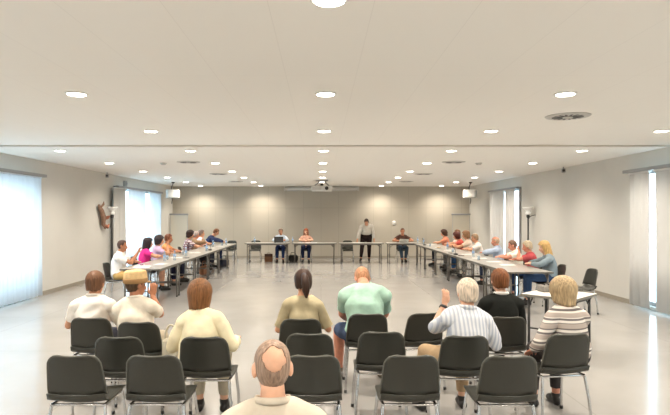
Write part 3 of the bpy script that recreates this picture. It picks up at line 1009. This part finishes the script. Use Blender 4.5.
# ------------------------------------------------------------------ audience chairs
GA = 'black shell chairs of the audience'
def ch(x, yback, label, rz=0., group=GA):
    """yback is where the top of the backrest stands"""
    return CH.place((x + .29*math.sin(-R(rz))*-1*0 , yback+.29, 0), R(rz), label, group)
audience_chairs = [
 (.455, 5.41, 0, 'black shell chair under the man in the mint green shirt'),
 (-.20, 5.15, 3, 'black shell chair under the woman with the dark ponytail'),
 (-.085, 4.50, -2, 'empty black shell chair directly behind the woman with the ponytail'),
 (-.06, 3.80, 0, 'empty black shell chair beside the bald grey-haired man in front'),
 (.50, 4.57, 0, 'empty black shell chair directly behind the man in mint green'),
 (.62, 3.80, 0, 'empty black shell chair of the nearest row, right of the picture centre'),
 (.97, 5.45, 14, 'empty black shell chair between the mint green man and the striped-shirt man'),
 (1.15, 4.42, 0, 'black shell chair under the white-haired man in the striped shirt'),
 (1.755, 5.25, 0, 'black shell chair under the man in the black jacket'),
 (1.29, 3.78, 0, 'empty black shell chair of the nearest row behind the striped-shirt man'),
 (1.98, 4.50, 8, 'black shell chair under the blond woman in the striped top'),
 (-1.60, 4.38, 0, 'empty black shell chair directly behind the man in the straw cap'),
 (-1.635, 4.99, -2, 'black shell chair under the man in the straw cap'),
 (-1.150, 3.80, 0, 'empty black shell chair between the cap man and the cream-shirted woman, nearest row'),
 (-.925, 4.38, 0, 'black shell chair under the woman in the cream shirt'),
 (-2.16, 5.20, 0, 'black shell chair under the white-shirted man left of the straw cap'),
 (-1.70, 3.80, 0, 'empty black shell chair of the nearest row, furthest left'),
]
for x, y, rz, lab in audience_chairs: ch(x, y, lab, rz)
CH.place((-.21, 2.32, 0), 0, 'black shell chair under the bald grey-haired man in front', GA)

# ------------------------------------------------------------------ audience people
GP = 'audience seated with their backs to the camera'
def cap_extra(root, HM, hs, hands, HV, s):
    m1 = mat('straw_cap', lin((228,194,142)), rough=.85, var=.1, vscale=30, bump=.3, bscale=150)
    m2 = mat('straw_cap_band', lin((168,130,86)), rough=.85)
    M = HM @ Matrix.Translation((0,-.01*hs,.038*hs)) @ Matrix.Rotation(R(4),4,'X')
    c = MB().lathe([(.092*hs,.0),(.098*hs,.02),(.092*hs,.085),(.084*hs,.100),(.05*hs,.108)], 32, M, 1., 1.18).build('straw_cap', m1, root)
    MB().lathe([(.094*hs,-.018),(.100*hs,-.014),(.1015*hs,.022),(.097*hs,.028)], 32, M, 1., 1.18).build('cap_band', m2, c)
    rows = []
    for r_ in (0., 1.):
        row = []
        for k in range(17):
            a = R(20+140*k/16)
            w = r_*.045*math.sin(R(180*k/16))**.6
            row.append(M @ Vector(((.097*hs+w*.6)*math.cos(a), (.097*1.18*hs+w)*math.sin(a), -.002-.012*r_)))
        rows.append(row)
    MB().grid(rows).build('brim', m2, c, solid=.005, off=0)
person('man in white shirt and straw cap with one hand raised to his face', (-1.74,5.33,0), R(-4), roll=-7, s=.86, girth=1.12, lean=9, yaw=-38, pitch=4, skin='tan',
       rh=(.03,.30,.93), rp=(.6,-.2,-1), rhd=((0.05,.05,1),(.2,-1,0),.5), lh=(-.08,.27,.675),
       top=('shirt',(232,222,206)), sleeve=.7, bottom=('trousers',(196,184,160)), hair=('cropped',(92,70,52)), collar=True, vox=.0072, extra=cap_extra, group=GP, wrinkle=.011)
person('man in white shirt at the left edge of the audience, brown hair', (-2.22,5.47,0), R(6), s=.86, girth=1.05, lean=10, yaw=-12, skin='mid', lh=(-.2,.28,.675), rh=(.2,.28,.675),
       top=('shirt',(236,230,222)), sleeve=.7, bottom=('trousers',(60,62,74)), hair=('short',(112,78,56)), collar=True, vox=.0075, group=GP, wrinkle=.011)
person('woman in a loose cream shirt with ginger brown bobbed hair', (-.985,4.655,0), R(-2), roll=-5, s=.845, girth=1.26, lean=10, yaw=4, pitch=6, skin='pale', female=True,
       lh=(-.22,.22,.675), rh=(.24,.20,.675), lp=(-.5,-.4,-.9), rp=(.6,-.4,-.9), top=('shirt',(242,230,196)), sleeve=1.75, bottom=('trousers',(190,180,160)),
       hair=('bob',(132,88,52)), collar=True, vox=.0070, group=GP, wrinkle=.011)
person('woman in olive beige blouse with a dark brown ponytail', (-.17,5.42,0), R(3), s=.90, girth=.96, lean=14, yaw=3, pitch=12, skin='mid', female=True,
       lh=(-.20,.24,.675), rh=(.20,.24,.675), lp=(-.45,-.3,-.9), rp=(.45,-.3,-.9), top=('blouse',(178,166,136)), sleeve=.93, bottom=('trousers',(60,60,72)),
       hair=('ponytail',(62,42,32)), vox=.0072, group=GP, wrinkle=.011)
person('bald-crowned man in mint green shirt and denim shorts leaning forward', (.445,5.70,0), R(0), s=1.05, girth=1.12, lean=27, neckf=28, yaw=14, pitch=42, skin='ruddy',
       lh=(-.10,.45,.58), rh=(.12,.45,.58), lp=(-1,-.1,-.6), rp=(1,-.1,-.6), top=('shirt',(166,200,184)), sleeve=.72, bottom=('shorts',(70,84,112)), leg_cut=.46,
       knees=[(-.25,.34,.515),(.20,.36,.515)], feet=[(-.25,.34,.085),(.20,.36,.085)], hair=('cropped',(184,134,100)), vox=.0072, group=GP, wrinkle=.011, shoe=(120,110,100))
def watch_extra(root, HM, hs, hands, HV, s):
    E, W, d = hands['L']
    fd = (W-E).normalized(); c = W - fd*.022
    a = fd.orthogonal().normalized(); b = fd.cross(a)
    rows = []
    for t, rr in ((-.012,.034),(-.012,.038),(.012,.038),(.012,.034)):
        rows.append([c+fd*t+(a*math.cos(2*math.pi*k/20)+b*math.sin(2*math.pi*k/20))*rr for k in range(21)])
    MB().grid(rows).build('wristwatch', M_dark, root)
STR_B = stripe_mat('shirt_fine_blue_stripes', lin((226,228,232)), lin((190,196,210)), 'X', 9.5, .55)
person('white-haired man in blue and white striped shirt raising one hand', (1.20,4.69,0), R(6), s=.88, girth=1.16, lean=9, roll=6, yaw=6, pitch=2, skin='pale',
       lh=(-.08,.27,.95), lp=(-.6,-.2,-1.0), lhd=((.15,.1,1),(.3,-1,0),.35), rh=(.22,.25,.675), top=('shirt',(226,228,232)), topmat=STR_B, sleeve=1.08,
       bottom=('trousers',(176,150,118)), hair=('short',(224,206,186)), collar=True, vox=.0070, extra=watch_extra, group=GP, wrinkle=.011, knees=[(-.24,.34,.532),(.12,.38,.525)], feet=[(-.26,.36,.085),(.12,.38,.085)])
person('auburn-haired man in black jacket with white shirt collar', (1.78,5.54,0), R(2), s=.89, girth=.95, lean=8, yaw=4, pitch=4, skin='pale',
       lh=(-.16,.3,.675), rh=(.16,.3,.675), top=('jacket',(34,36,34)), sleeve=1.92, bottom=('trousers',(36,37,40)), hair=('short',(124,76,44)), collar=(232,230,226), vox=.0072, group=GP)
STR_G = stripe_mat('knit_grey_stripes', lin((226,220,212)), lin((112,106,106)), 'Z', 8.5, .58, lin((176,164,156)))
person('grey-blond woman in a brown and white striped top at the right', (2.11,4.81,0), R(9), s=.86, girth=1.16, lean=12, yaw=18, pitch=4, skin='ruddy', female=True,
       lh=(-.25,.12,.57), lp=(-.5,-.6,-.3), rh=(.10,.26,1.02), rp=(.8,.1,-1), rhd=((-.2,.1,1),(.2,-1,0),.7), top=('blouse',(200,190,180)), topmat=STR_G, sleeve=1.8, bottom=('trousers',(70,66,66)),
       hair=('bob',(184,160,124)), vox=.0072, group=GP, wrinkle=.011)
person('bald man with a grey fringe of hair in the front, head only just in view', (-.200,2.32,0), R(4), s=.90, girth=1.08, lean=7, yaw=6, pitch=6, skin='pale',
       lh=(-.15,.3,.675), rh=(.15,.3,.675), top=('shirt',(206,196,180)), sleeve=.65, bottom=('trousers',(70,70,76)), hair=('crown_patch',(166,140,122)), collar=True, vox=.0065, group=GP)

# a pale tote bag on the cap man's right thigh
M_tote = cloth('tote_pale', (206,198,178))
tb = thing('tote_bag', 'small pale tote bag hanging beside the chair of the man in the straw cap', 'bag', (-1.345,5.02,.47))
MB().bbox(-.075,.075,-.04,.04,0,.17,.02).build('pouch', M_tote, tb)
MB().tube([(-.05,0,.16)]+[(-.05*math.cos(R(a)),0,.17+.12*math.sin(R(a))) for a in range(20,161,20)]+[(.05,0,.16)], .010, 8).build('handle', M_tote, tb)

# ------------------------------------------------------------------ left row of people
GL = 'people seated along the left tables'
GLC = 'chairs along the left tables'
def left(y, lab, clab, dx=0., rz=-90., chair=True, **kw):
    if chair: CH.place((-4.09, y, 0), R(-90), clab, GLC)
    kw.setdefault('lh', (-random.uniform(.03,.10),random.uniform(.315,.345),.805)); kw.setdefault('rh', (random.uniform(.04,.12),random.uniform(.315,.345),.805)); kw.setdefault('lp', (-1,-.25,-.12)); kw.setdefault('rp', (1,-.25,-.12))
    return person(lab, (-4.055+dx, y, 0), R(rz), group=GL, vox=.0092, **kw)
left(11.3, 'man in white shirt and ochre trousers at the near end of the left tables', 'black shell chair under the white-shirted man at the near left table', rz=-80, s=.95, girth=1.1, lean=10, yaw=-4, skin='tan',
     top=('shirt',(238,236,234)), sleeve=.7, bottom=('trousers',(206,170,110)), hair=('cropped',(84,62,54)), collar=True, rh=(.02,.34,.98), rp=(.5,-.2,-1), rhd=((-.1,.5,1),(-.3,-1,0),.6))
left(12.95, 'woman in a bright pink top with long dark hair', 'black shell chair under the woman in the bright pink top', rz=-62, s=.92, lean=12, yaw=-4, skin='mid', female=True,
     top=('blouse',(226,56,140)), sleeve=.55, bottom=('skirt',(34,36,58)), leg_cut=.5, hair=('long',(48,38,44)))
left(13.93, 'dark-haired woman in a lilac and white top', 'black shell chair under the woman in the lilac top', rz=-70, s=.94, lean=8, yaw=-10, skin='mid', female=True, rh=(.03,.22,1.0), rp=(.7,.1,-1), rhd=((-.1,.2,1),(-.3,-1,0),.9),
     top=('blouse',(214,186,218)), sleeve=.6, bottom=('trousers',(36,38,60)), hair=('bob',(50,40,42)))
left(14.72, 'brown-haired woman in an orange peach top', 'black shell chair under the woman in the orange top', rz=-82, s=.97, lean=10, yaw=-8, skin='tan', female=True,
     top=('blouse',(226,158,106)), sleeve=.5, bottom=('trousers',(40,42,60)), hair=('short',(122,74,50)))
PLAID = stripe_mat('blouse_dark_pattern', lin((222,212,214)), lin((92,66,82)), 'X', 4.5, .62, lin((140,110,120)), True)
left(17.15, 'woman with dark curly hair in a mauve patterned blouse', 'black shell chair under the woman in the patterned blouse', rz=-70, s=1.02, lean=10, yaw=-4, skin='mid', female=True,
     top=('blouse',(190,170,180)), topmat=PLAID, sleeve=.8, bottom=('trousers',(32,32,38)), hair=('curly',(52,34,32)))
def glasses_extra(root, HM, hs, hands, HV, s):
    g = MB()
    for sx in (-1,1):
        g.tube([HV(sx*.032+.022*math.cos(R(a)),.083,.002+.016*math.sin(R(a))) for a in range(0,361,40)], .003, 6, rnd=False)
        g.tube([HV(sx*.056,.080,.006), HV(sx*.078,.0,.006)], .003, 6)
    g.build('glasses', M_dark, root)
left(17.92, 'grey-haired man with glasses in an ochre and grey top', 'black shell chair under the grey-haired man with glasses', rz=-60, s=.94, lean=12, yaw=-6, skin='ruddy', extra=glasses_extra,
     top=('shirt',(150,122,96)), sleeve=1.8, bottom=('trousers',(60,56,54)), hair=('short',(172,156,150)), rh=(.04,.26,1.0), rp=(.8,.2,-.35), rhd=((-.1,.3,1),(-.3,-1,0),.9))
left(18.82, 'person in a white top with short grey hair at the left tables', 'black shell chair under the grey-haired person in white', rz=-66, s=.98, lean=8, yaw=-6, skin='mid',
     top=('shirt',(236,228,228)), sleeve=.7, bottom=('trousers',(56,56,66)), hair=('short',(130,112,104)))
left(19.76, 'brown-haired man in a navy jacket leaning over the far end of the left tables', 'black shell chair under the man in the navy jacket', dx=.12, rz=-78, s=1.10, lean=30, yaw=-6, pitch=26, skin='mid',
     top=('jacket',(46,54,82)), sleeve=1.9, bottom=('trousers',(48,60,92)), hair=('short',(118,76,50)), lh=(-.2,.46,.83), rh=(.12,.46,.83), lp=(-1,-.3,.1), rp=(1,-.3,.1), knees=[(-.08,.38,.52),(.08,.38,.52)], feet=[(-.06,.34,.085),(.08,.34,.085)])

# ------------------------------------------------------------------ right row of people
GR = 'people seated along the right tables'
GRC = 'chairs along the right tables'
def right(y, lab, clab, dx=0., rz=90., chair=True, **kw):
    if chair: CH.place((4.45+max(dx,0), y, 0), R(90), clab, GRC)
    kw.setdefault('lh', (-random.uniform(.03,.10),random.uniform(.315,.345),.805)); kw.setdefault('rh', (random.uniform(.04,.12),random.uniform(.315,.345),.805)); kw.setdefault('lp', (-1,-.25,-.12)); kw.setdefault('rp', (1,-.25,-.12))
    return person(lab, (4.415+dx, y, 0), R(rz), group=GR, vox=.0092, **kw)
right(10.9, 'blond woman in a grey blue sweater at the near end of the right tables', 'black shell chair under the blond woman in the grey blue sweater', rz=78, s=.95, girth=1.08, lean=12, yaw=6, pitch=14, skin='pale', female=True,
      top=('sweater',(128,142,150)), sleeve=1.9, bottom=('trousers',(62,84,120)), hair=('long',(194,158,102)))
right(11.83, 'grey-haired man in a raspberry red shirt, second from the near right end', 'black shell chair under the man in the raspberry red shirt', rz=72, s=.88, girth=1.12, lean=11, yaw=4, pitch=14, skin='ruddy',
      top=('shirt',(188,84,88)), sleeve=.7, bottom=('trousers',(56,74,110)), hair=('short',(196,178,150)), lh=(-.02,.22,1.0), lp=(-.7,.1,-1), lhd=((.1,.2,1),(.3,-1,0),.9))
right(12.72, 'brown-haired man in a white shirt at the right tables', 'black shell chair under the brown-haired man in white at the right tables', rz=82, s=.85, girth=1.12, lean=12, yaw=-8, pitch=16, skin='ruddy',
      top=('shirt',(232,226,210)), sleeve=.7, bottom=('trousers',(46,48,60)), hair=('cropped',(128,98,82)), collar=True)
right(14.05, 'flushed bald-browed man in an open ochre jacket over a pale blue shirt', 'black shell chair under the man in the pale blue shirt', rz=66, s=.89, girth=1.1, lean=9, yaw=2, pitch=8, skin='ruddy',
      lh=(-.08,.33,.82), rh=(.08,.33,.82), lp=(-1,-.2,.0), rp=(1,-.2,.0), top=('shirt',(176,190,212)), sleeve=1.9, bottom=('trousers',(60,66,86)), hair=('fringe',(196,166,140)), collar=True)
def strap_extra(root, HM, hs, hands, HV, s):
    pass
right(15.8, 'person with grey brown hair in a white top with a dark vest', 'black shell chair under the person in white with the dark vest', rz=82, s=.93, lean=14, yaw=12, pitch=10, skin='mid',
      top=('shirt',(224,216,208)), sleeve=.8, bottom=('trousers',(44,44,52)), hair=('short',(150,124,96)))
right(16.90, 'woman with tousled light brown hair in a cream top at the right tables', 'black shell chair under the woman with tousled light brown hair', rz=70, s=1.0, lean=9, yaw=4, skin='mid', female=True,
      top=('blouse',(228,206,188)), sleeve=.6, bottom=('trousers',(62,92,132)), hair=('curly',(150,112,80)))
right(17.5, 'woman with dark red hair in a brick red top leaning over the right tables', 'black shell chair under the woman in the brick red top', dx=-.05, rz=76, s=.95, lean=20, yaw=8, pitch=14, skin='mid', female=True,
      top=('blouse',(176,74,66)), sleeve=.6, bottom=('trousers',(46,48,66)), hair=('bob',(84,38,30)))
right(18.55, 'dark blond person in a pale pink top behind the dark red hair', 'black shell chair under the person in the pale pink top', dx=.12, rz=74, s=1.0, lean=6, yaw=4, skin='mid',
      top=('shirt',(222,176,162)), sleeve=.7, bottom=('trousers',(50,52,64)), hair=('short',(128,92,64)))
right(19.55, 'dark-haired woman in a salmon top at the far end of the right tables', 'black shell chair under the woman in the salmon top', dx=-.08, rz=72, s=.96, lean=10, yaw=4, skin='mid', female=True,
      top=('blouse',(216,140,112)), sleeve=.6, bottom=('trousers',(40,44,60)), hair=('curly',(78,54,42)))
CH.place((4.62, 10.02, 0), R(94), 'empty black shell chair at the near end of the right tables', 'empty chairs by the tables')

# ------------------------------------------------------------------ rear row of people
GB = 'people at the rear tables'
GBC = 'chairs at the rear tables'
def back(x, lab, clab, **kw):
    CH.place((x, 21.36, 0), R(180), clab, GBC)
    kw.setdefault('lh', (-.09,.40,.82)); kw.setdefault('rh', (.08,.40,.82)); kw.setdefault('lp', (-1,-.3,-.15)); kw.setdefault('rp', (1,-.3,-.15))
    return person(lab, (x, 21.34, 0), R(180), group=GB, vox=.0092, **kw)
back(-1.53, 'grey-haired man in a pale blue shirt sitting behind a laptop', 'black shell chair under the man behind the laptop', s=.97, lean=9, pitch=14, skin='mid', seat_h=.55,
     top=('shirt',(200,212,226)), sleeve=1.7, bottom=('jeans',(42,58,96)), hair=('short',(132,112,96)), collar=True)
back(-.57, 'woman with long red hair in a peach top at the rear tables', 'black shell chair under the woman with long red hair', s=.95, lean=9, pitch=10, skin='pale', female=True, seat_h=.55,
     top=('blouse',(222,176,156)), sleeve=.6, bottom=('jeans',(44,54,88)), hair=('long',(164,88,54)))
back(3.10, 'bald man in a dark brown shirt holding papers at the rear tables', 'black shell chair under the bald man in dark brown', s=.98, girth=1.08, lean=8, pitch=14, skin='tan', seat_h=.55,
     top=('shirt',(76,54,46)), sleeve=.6, bottom=('jeans',(72,88,104)), hair=('cropped',(110,74,56)), lh=(-.17,.30,.80), rh=(.17,.30,.80), feet=[(-.05,.42,.085),(.07,.46,.085)])
person('standing man in white shirt and black trousers behind the rear tables', (1.74,21.52,0), R(172), pose='stand', s=1.0, girth=1.3, lean=36, roll=-4, twist=10, yaw=-10, pitch=38, skin='mid',
       rh=(.33,.26,.80), rp=(.6,-.6,.1), lh=(-.30,.06,.82), lp=(-.5,-.8,0), top=('shirt',(194,189,180)), sleeve=1.85, tucked=True, bottom=('trousers',(40,30,30)), hair=('short',(66,50,40)),
       feet=[(-.10,-.12,.085),(.20,.12,.085)], collar=True, vox=.009, group=GB)
CH.place((-2.50, 21.30, 0), R(180), 'empty black shell chair left of the man with the laptop', 'empty chairs by the tables')
CH.place((1.02, 21.30, 0), R(180), 'empty black shell chair beside the standing man', 'empty chairs by the tables')
CH.place((-3.45, 21.20, 0), R(168), 'empty black shell chair in the corner of the left and rear tables', 'empty chairs by the tables')

# ------------------------------------------------------------------ things on the tables
TZ = .741
M_paper = mat('paper', (.86,.86,.84), rough=.7)
M_blue = mat('bottle_label_blue', lin((140,172,212)), rough=.5)
def make_bottle():
    root = thing('water_bottle', '-', 'bottle')
    MB().lathe([(.028,0),(.032,.006),(.032,.06),(.029,.075),(.032,.09),(.032,.135),(.026,.16),(.013,.185),(.013,.198)], 16).build('body', M_clear, root)
    MB().lathe([(.0325,.085),(.0330,.09),(.0330,.13),(.0325,.134)], 16).build('paper_label', M_blue, root)
    MB().lathe([(.0145,.196),(.0150,.20),(.0150,.214),(.012,.216)], 12).build('cap', M_blue, root)
    return root
BT = Proto(make_bottle())
def make_glass():
    root = thing('drinking_glass', '-', 'glass')
    MB().lathe([(.026,0),(.029,.004),(.034,.10),(.0325,.10),(.027,.01)], 16).build('tumbler', M_clear, root)
    MB().lathe([(.025,.008),(.0305,.055),(.020,.056)], 16).build('water', M_clear, root)
    return root
GG = Proto(make_glass())
GBt = 'water bottles on the tables'
for x, y, lab in ((-3.45,12.35,'clear water bottle before the woman in bright pink, left of a pair'),(-3.28,12.55,'clear water bottle before the woman in bright pink, right of a pair'),
                  (-3.35,13.9,'clear water bottle before the woman in lilac'),(-3.22,15.75,'clear water bottle beyond the woman in orange'),
                  (-3.45,17.9,'clear water bottle before the man with glasses'),(-3.25,19.2,'clear water bottle before the man in the navy jacket'),
                  (3.58,20.75,'clear water bottle on the corner of the rear and right tables'),(3.62,19.75,'clear water bottle before the woman in salmon'),
                  (3.75,16.6,'clear water bottle before the woman with tousled hair'),(3.70,13.6,'clear water bottle before the flushed man in pale blue'),
                  (-2.45,20.7,'clear water bottle at the left end of the rear tables'),(-1.05,20.75,'clear water bottle between the laptop and the red-haired woman')):
    BT.place((x,y,TZ), random.random()*6, lab, GBt)
for x, y, lab in ((-3.50,12.75,'drinking glass beside the pair of bottles on the left tables'),(-3.55,14.4,'drinking glass before the woman in lilac'),
                  (-3.40,16.7,'drinking glass before the woman in the patterned blouse'),(-3.30,18.7,'drinking glass before the grey-haired person in white'),
                  (3.55,18.2,'drinking glass before the woman in brick red'),(3.60,15.3,'drinking glass between the bottles of the right tables'),
                  (3.55,12.6,'drinking glass before the brown-haired man in white')):
    GG.place((x,y,TZ), 0, lab, 'drinking glasses on the tables')
def paper(x, y, rz, lab, w=.21, l=.297, z=TZ, n=1):
    root = thing('paper_sheet', lab, 'paper', (x,y,z), R(rz), 'papers on the tables')
    mb = MB()
    for k in range(n):
        M = Matrix.Translation((0,0,.0012*k)) @ Matrix.Rotation(R(3*k),4,'Z')
        mb.box(-w/2,w/2,-l/2,l/2,0,.001,M)
    mb.build('sheet', M_paper, root)
    return root
paper(-3.50, 10.95, 8, 'white papers spread at the near end of the left tables', .30, .42, n=3)
paper(-3.30, 11.55, -12, 'white sheet before the white-shirted man on the left tables')
paper(-3.45, 13.35, 80, 'white sheet before the woman in bright pink')
paper(-3.40, 15.1, 95, 'white sheet before the woman in orange')
paper(-3.42, 17.3, 84, 'white sheet before the woman in the patterned blouse')
paper(-3.30, 18.35, 100, 'white sheet before the man with glasses')
paper(-3.40, 19.55, 84, 'white sheet before the man in the navy jacket')
paper(3.78, 11.35, 84, 'white sheet before the blond woman in the sweater')
paper(3.75, 12.15, 96, 'white sheet before the man in raspberry red')
paper(3.72, 13.15, 80, 'white sheets before the brown-haired man in white', .22, .32, n=2)
paper(3.78, 14.5, 100, 'white sheets before the flushed man in pale blue', .22, .32, n=2)
paper(3.70, 16.2, 84, 'white sheet before the person in the dark vest')
paper(3.75, 19.3, 84, 'white sheet before the woman in salmon')
paper(-.35, 20.75, 4, 'white sheet beside the red-haired woman', .42, .3)
paper(-.75, 20.80, -6, 'white sheet before the red-haired woman')
paper(-1.50, 20.58, 2, 'white sheet in front of the laptop', .30, .21)
paper(1.35, 20.70, 3, 'white papers on the rear table beside the standing man', .42, .3, n=3)
o = paper(3.08, 20.80, 0, 'white papers held by the bald man in dark brown', .34, .22, z=.81, n=2); o.rotation_euler = (R(-35), 0, 0)
def plate():
    root = thing('plate', 'pale round plate on the right tables before the woman in brick red', 'plate', (3.62,17.2,TZ))
    MB().lathe([(.06,0),(.075,.004),(.13,.018),(.128,.021),(.07,.008)], 28).build('dish', mat('plate_white', (.8,.78,.72), rough=.3), root)
    MB().ell((0,0,.02),(.06,.05,.012), None, 14, 7).build('biscuits', mat('biscuit', lin((196,156,100)), rough=.8, var=.2, vscale=40), root)
plate()
# laptop
lt = thing('laptop', 'black laptop open before the man in pale blue', 'laptop', (-1.56,20.82,TZ), R(180))
bs = MB().bbox(-.17,.17,-.115,.115,0,.016,.004).build('keyboard_base', M_dark, lt)
MB().box(-.15,.15,-.02,.10,.0162,.0175).build('keyboard', mat('keyboard', (.06,.06,.065), rough=.6, bump=.4, bscale=200), bs)
MS = Matrix.Translation((0,.115,.014)) @ Matrix.Rotation(R(-16),4,'X')
ld_ = MB().bbox(-.17,.17,-.006,.006,0,.225,.004,MS).build('lid', M_dark, lt)
MB().box(-.155,.155,-.0072,-.0062,.015,.21,MS).build('screen', mat('laptop_screen', (.05,.06,.08), rough=.2), ld_)
lt.rotation_euler = (0,0,0); lt.location = (-1.56,20.80,TZ)
lt.rotation_euler = (0,0,R(180))
def phone(x, y, rz, lab, w=.075, l=.15, h=.012):
    root = thing('mobile_phone', lab, 'phone', (x,y,TZ), R(rz), 'dark phones on the tables')
    MB().bbox(-w/2,w/2,-l/2,l/2,0,h,.003).build('case', M_dark, root)
    MB().box(-w/2+.006,w/2-.006,-l/2+.01,l/2-.01,h,h+.0006).build('screen', mat('phone_screen', (.02,.025,.03), rough=.12), root)
phone(-3.62, 11.30, 20, 'dark phone by the papers of the white-shirted man')
phone(-3.18, 13.2, 70, 'dark phone before the woman in bright pink')
phone(3.48, 13.9, 80, 'dark phone before the flushed man in pale blue')
phone(3.45, 14.9, 10, 'dark phone by the glass on the right tables')
def mic(x, y, rz, lab):
    root = thing('table_microphone', lab, 'microphone', (x,y,TZ), R(rz), 'table microphones')
    MB().bbox(-.06,.06,-.05,.05,0,.035,.012).build('base', M_dark, root)
    MB().tube([(0,0,.03),(0,.01,.12),(0,.06,.20)], .005, 8).build('gooseneck', M_dark, root)
    MB().tube([(0,.06,.20),(0,.09,.235)], .013, 10).build('capsule', M_dark, root)
mic(-3.20,16.15,-90,'black table microphone beyond the woman in orange')
mic(3.45,14.35,90,'black table microphone before the flushed man in pale blue')
mic(3.50,18.9,90,'black table microphone near the far end of the right tables')
# handbags and cases
M_brown = mat('brown_leather', lin((128,84,52)), rough=.5, var=.15, vscale=15)
M_black = mat('black_nylon', (.022,.022,.022), rough=.7, bump=.3, bscale=120)
b1 = thing('briefcase', 'brown leather case standing on the floor left of the laptop man', 'bag', (-1.98,21.20,0))
MB().bbox(-.15,.15,-.07,.07,.0,.30,.02).build('body', M_brown, b1)
MB().box(-.15,.15,-.078,-.066,.20,.30).build('flap', mat('dark_brown_leather', lin((84,52,34)), rough=.5), b1)
MB().tube([(-.05,0,.30),(-.045,0,.335),(.045,0,.335),(.05,0,.30)], .008, 8).build('handle', mat('dark_brown_leather', lin((84,52,34)), rough=.5), b1)
b2 = thing('travel_bag', 'black bag on the floor between the laptop man and the red-haired woman', 'bag', (-1.05,21.25,0))
MB().bbox(-.18,.18,-.10,.10,0,.25,.045).build('body', M_black, b2)
MB().bbox(-.12,.12,.098,.115,.04,.16,.008).build('pocket', M_black, b2)
MB().tube([(-.1,.02,.24),(-.08,.0,.34),(.08,.0,.34),(.1,.02,.24)], .012, 8).build('handle', M_black, b2)
b3 = thing('shoulder_bag', 'dark bag on the floor under the far left tables', 'bag', (-3.35,19.3,0), R(60))
MB().bbox(-.20,.20,-.10,.10,.0,.24,.04).build('body', mat('navy_bag', lin((36,40,58)), rough=.7), b3)
MB().tube([(-.12,0,.23),(-.08,0,.36),(.08,0,.36),(.12,0,.23)], .010, 8).build('strap', M_black, b3)
b4 = thing('handbag', 'brown bag on the floor under the left tables', 'bag', (-3.45,16.5,0), R(75))
MB().bbox(-.17,.17,-.08,.08,.0,.26,.03).build('body', M_brown, b4)
MB().tube([(-.10,0,.25),(-.07,0,.40),(.07,0,.40),(.10,0,.25)], .009, 8).build('handle', M_brown, b4)
# equipment on the white table
wx, wy = 3.06, 7.20
eq = thing('mixing_console', 'grey box with black cables on the small white table', 'equipment', (wx-.01, wy+.20, TZ), R(8))
MB().bbox(-.17,.17,-.085,.085,0,.085,.01).build('housing', mat('console_grey', lin((128,122,114)), rough=.55, var=.2, vscale=30), eq)
for k in range(5):
    MB().lathe([(.011,.085),(.012,.098),(.008,.102)], 10, Matrix.Translation((-.12+.055*k,-.03,0))).build('knob', M_dark, eq)
cb = thing('cable', 'coil of black cable on top of the grey box on the white table', 'cable', (wx+.05, wy+.22, TZ+.097))
MB().tube([(.07*math.cos(a*.7)*(1+.12*math.sin(a)), .035*math.sin(a*.7), .004+.0012*a) for a in range(0,20)], .006, 6).build('coil', M_dark, cb)

# ------------------------------------------------------------------ daylight and camera
w = bpy.data.worlds.new('sky'); SC.world = w; w.use_nodes = True
bg = w.node_tree.nodes['Background']
bg.inputs['Color'].default_value = (.62,.84,1.,1); bg.inputs['Strength'].default_value = 2.4
cam = bpy.data.cameras.new('camera'); co = bpy.data.objects.new('camera', cam); COL.objects.link(co)
co.location = (0, 0, 1.74); co.rotation_euler = (R(90), 0, 0)
cam.sensor_width = 36; cam.lens = 560/670*36
cam.shift_x = 14/670; cam.shift_y = 8.2/670
cam.clip_start = .05; cam.clip_end = 200
SC.camera = co
vs = SC.view_settings
vs.view_transform = 'Standard'; vs.look = 'None'; vs.gamma = 1; vs.use_curve_mapping = False
vs.exposure = 1.6
SC.cycles.use_denoising = True
SC.cycles.max_bounces = 8; SC.cycles.diffuse_bounces = 5; SC.cycles.transparent_max_bounces = 12
SC.cycles.sample_clamp_indirect = 4.
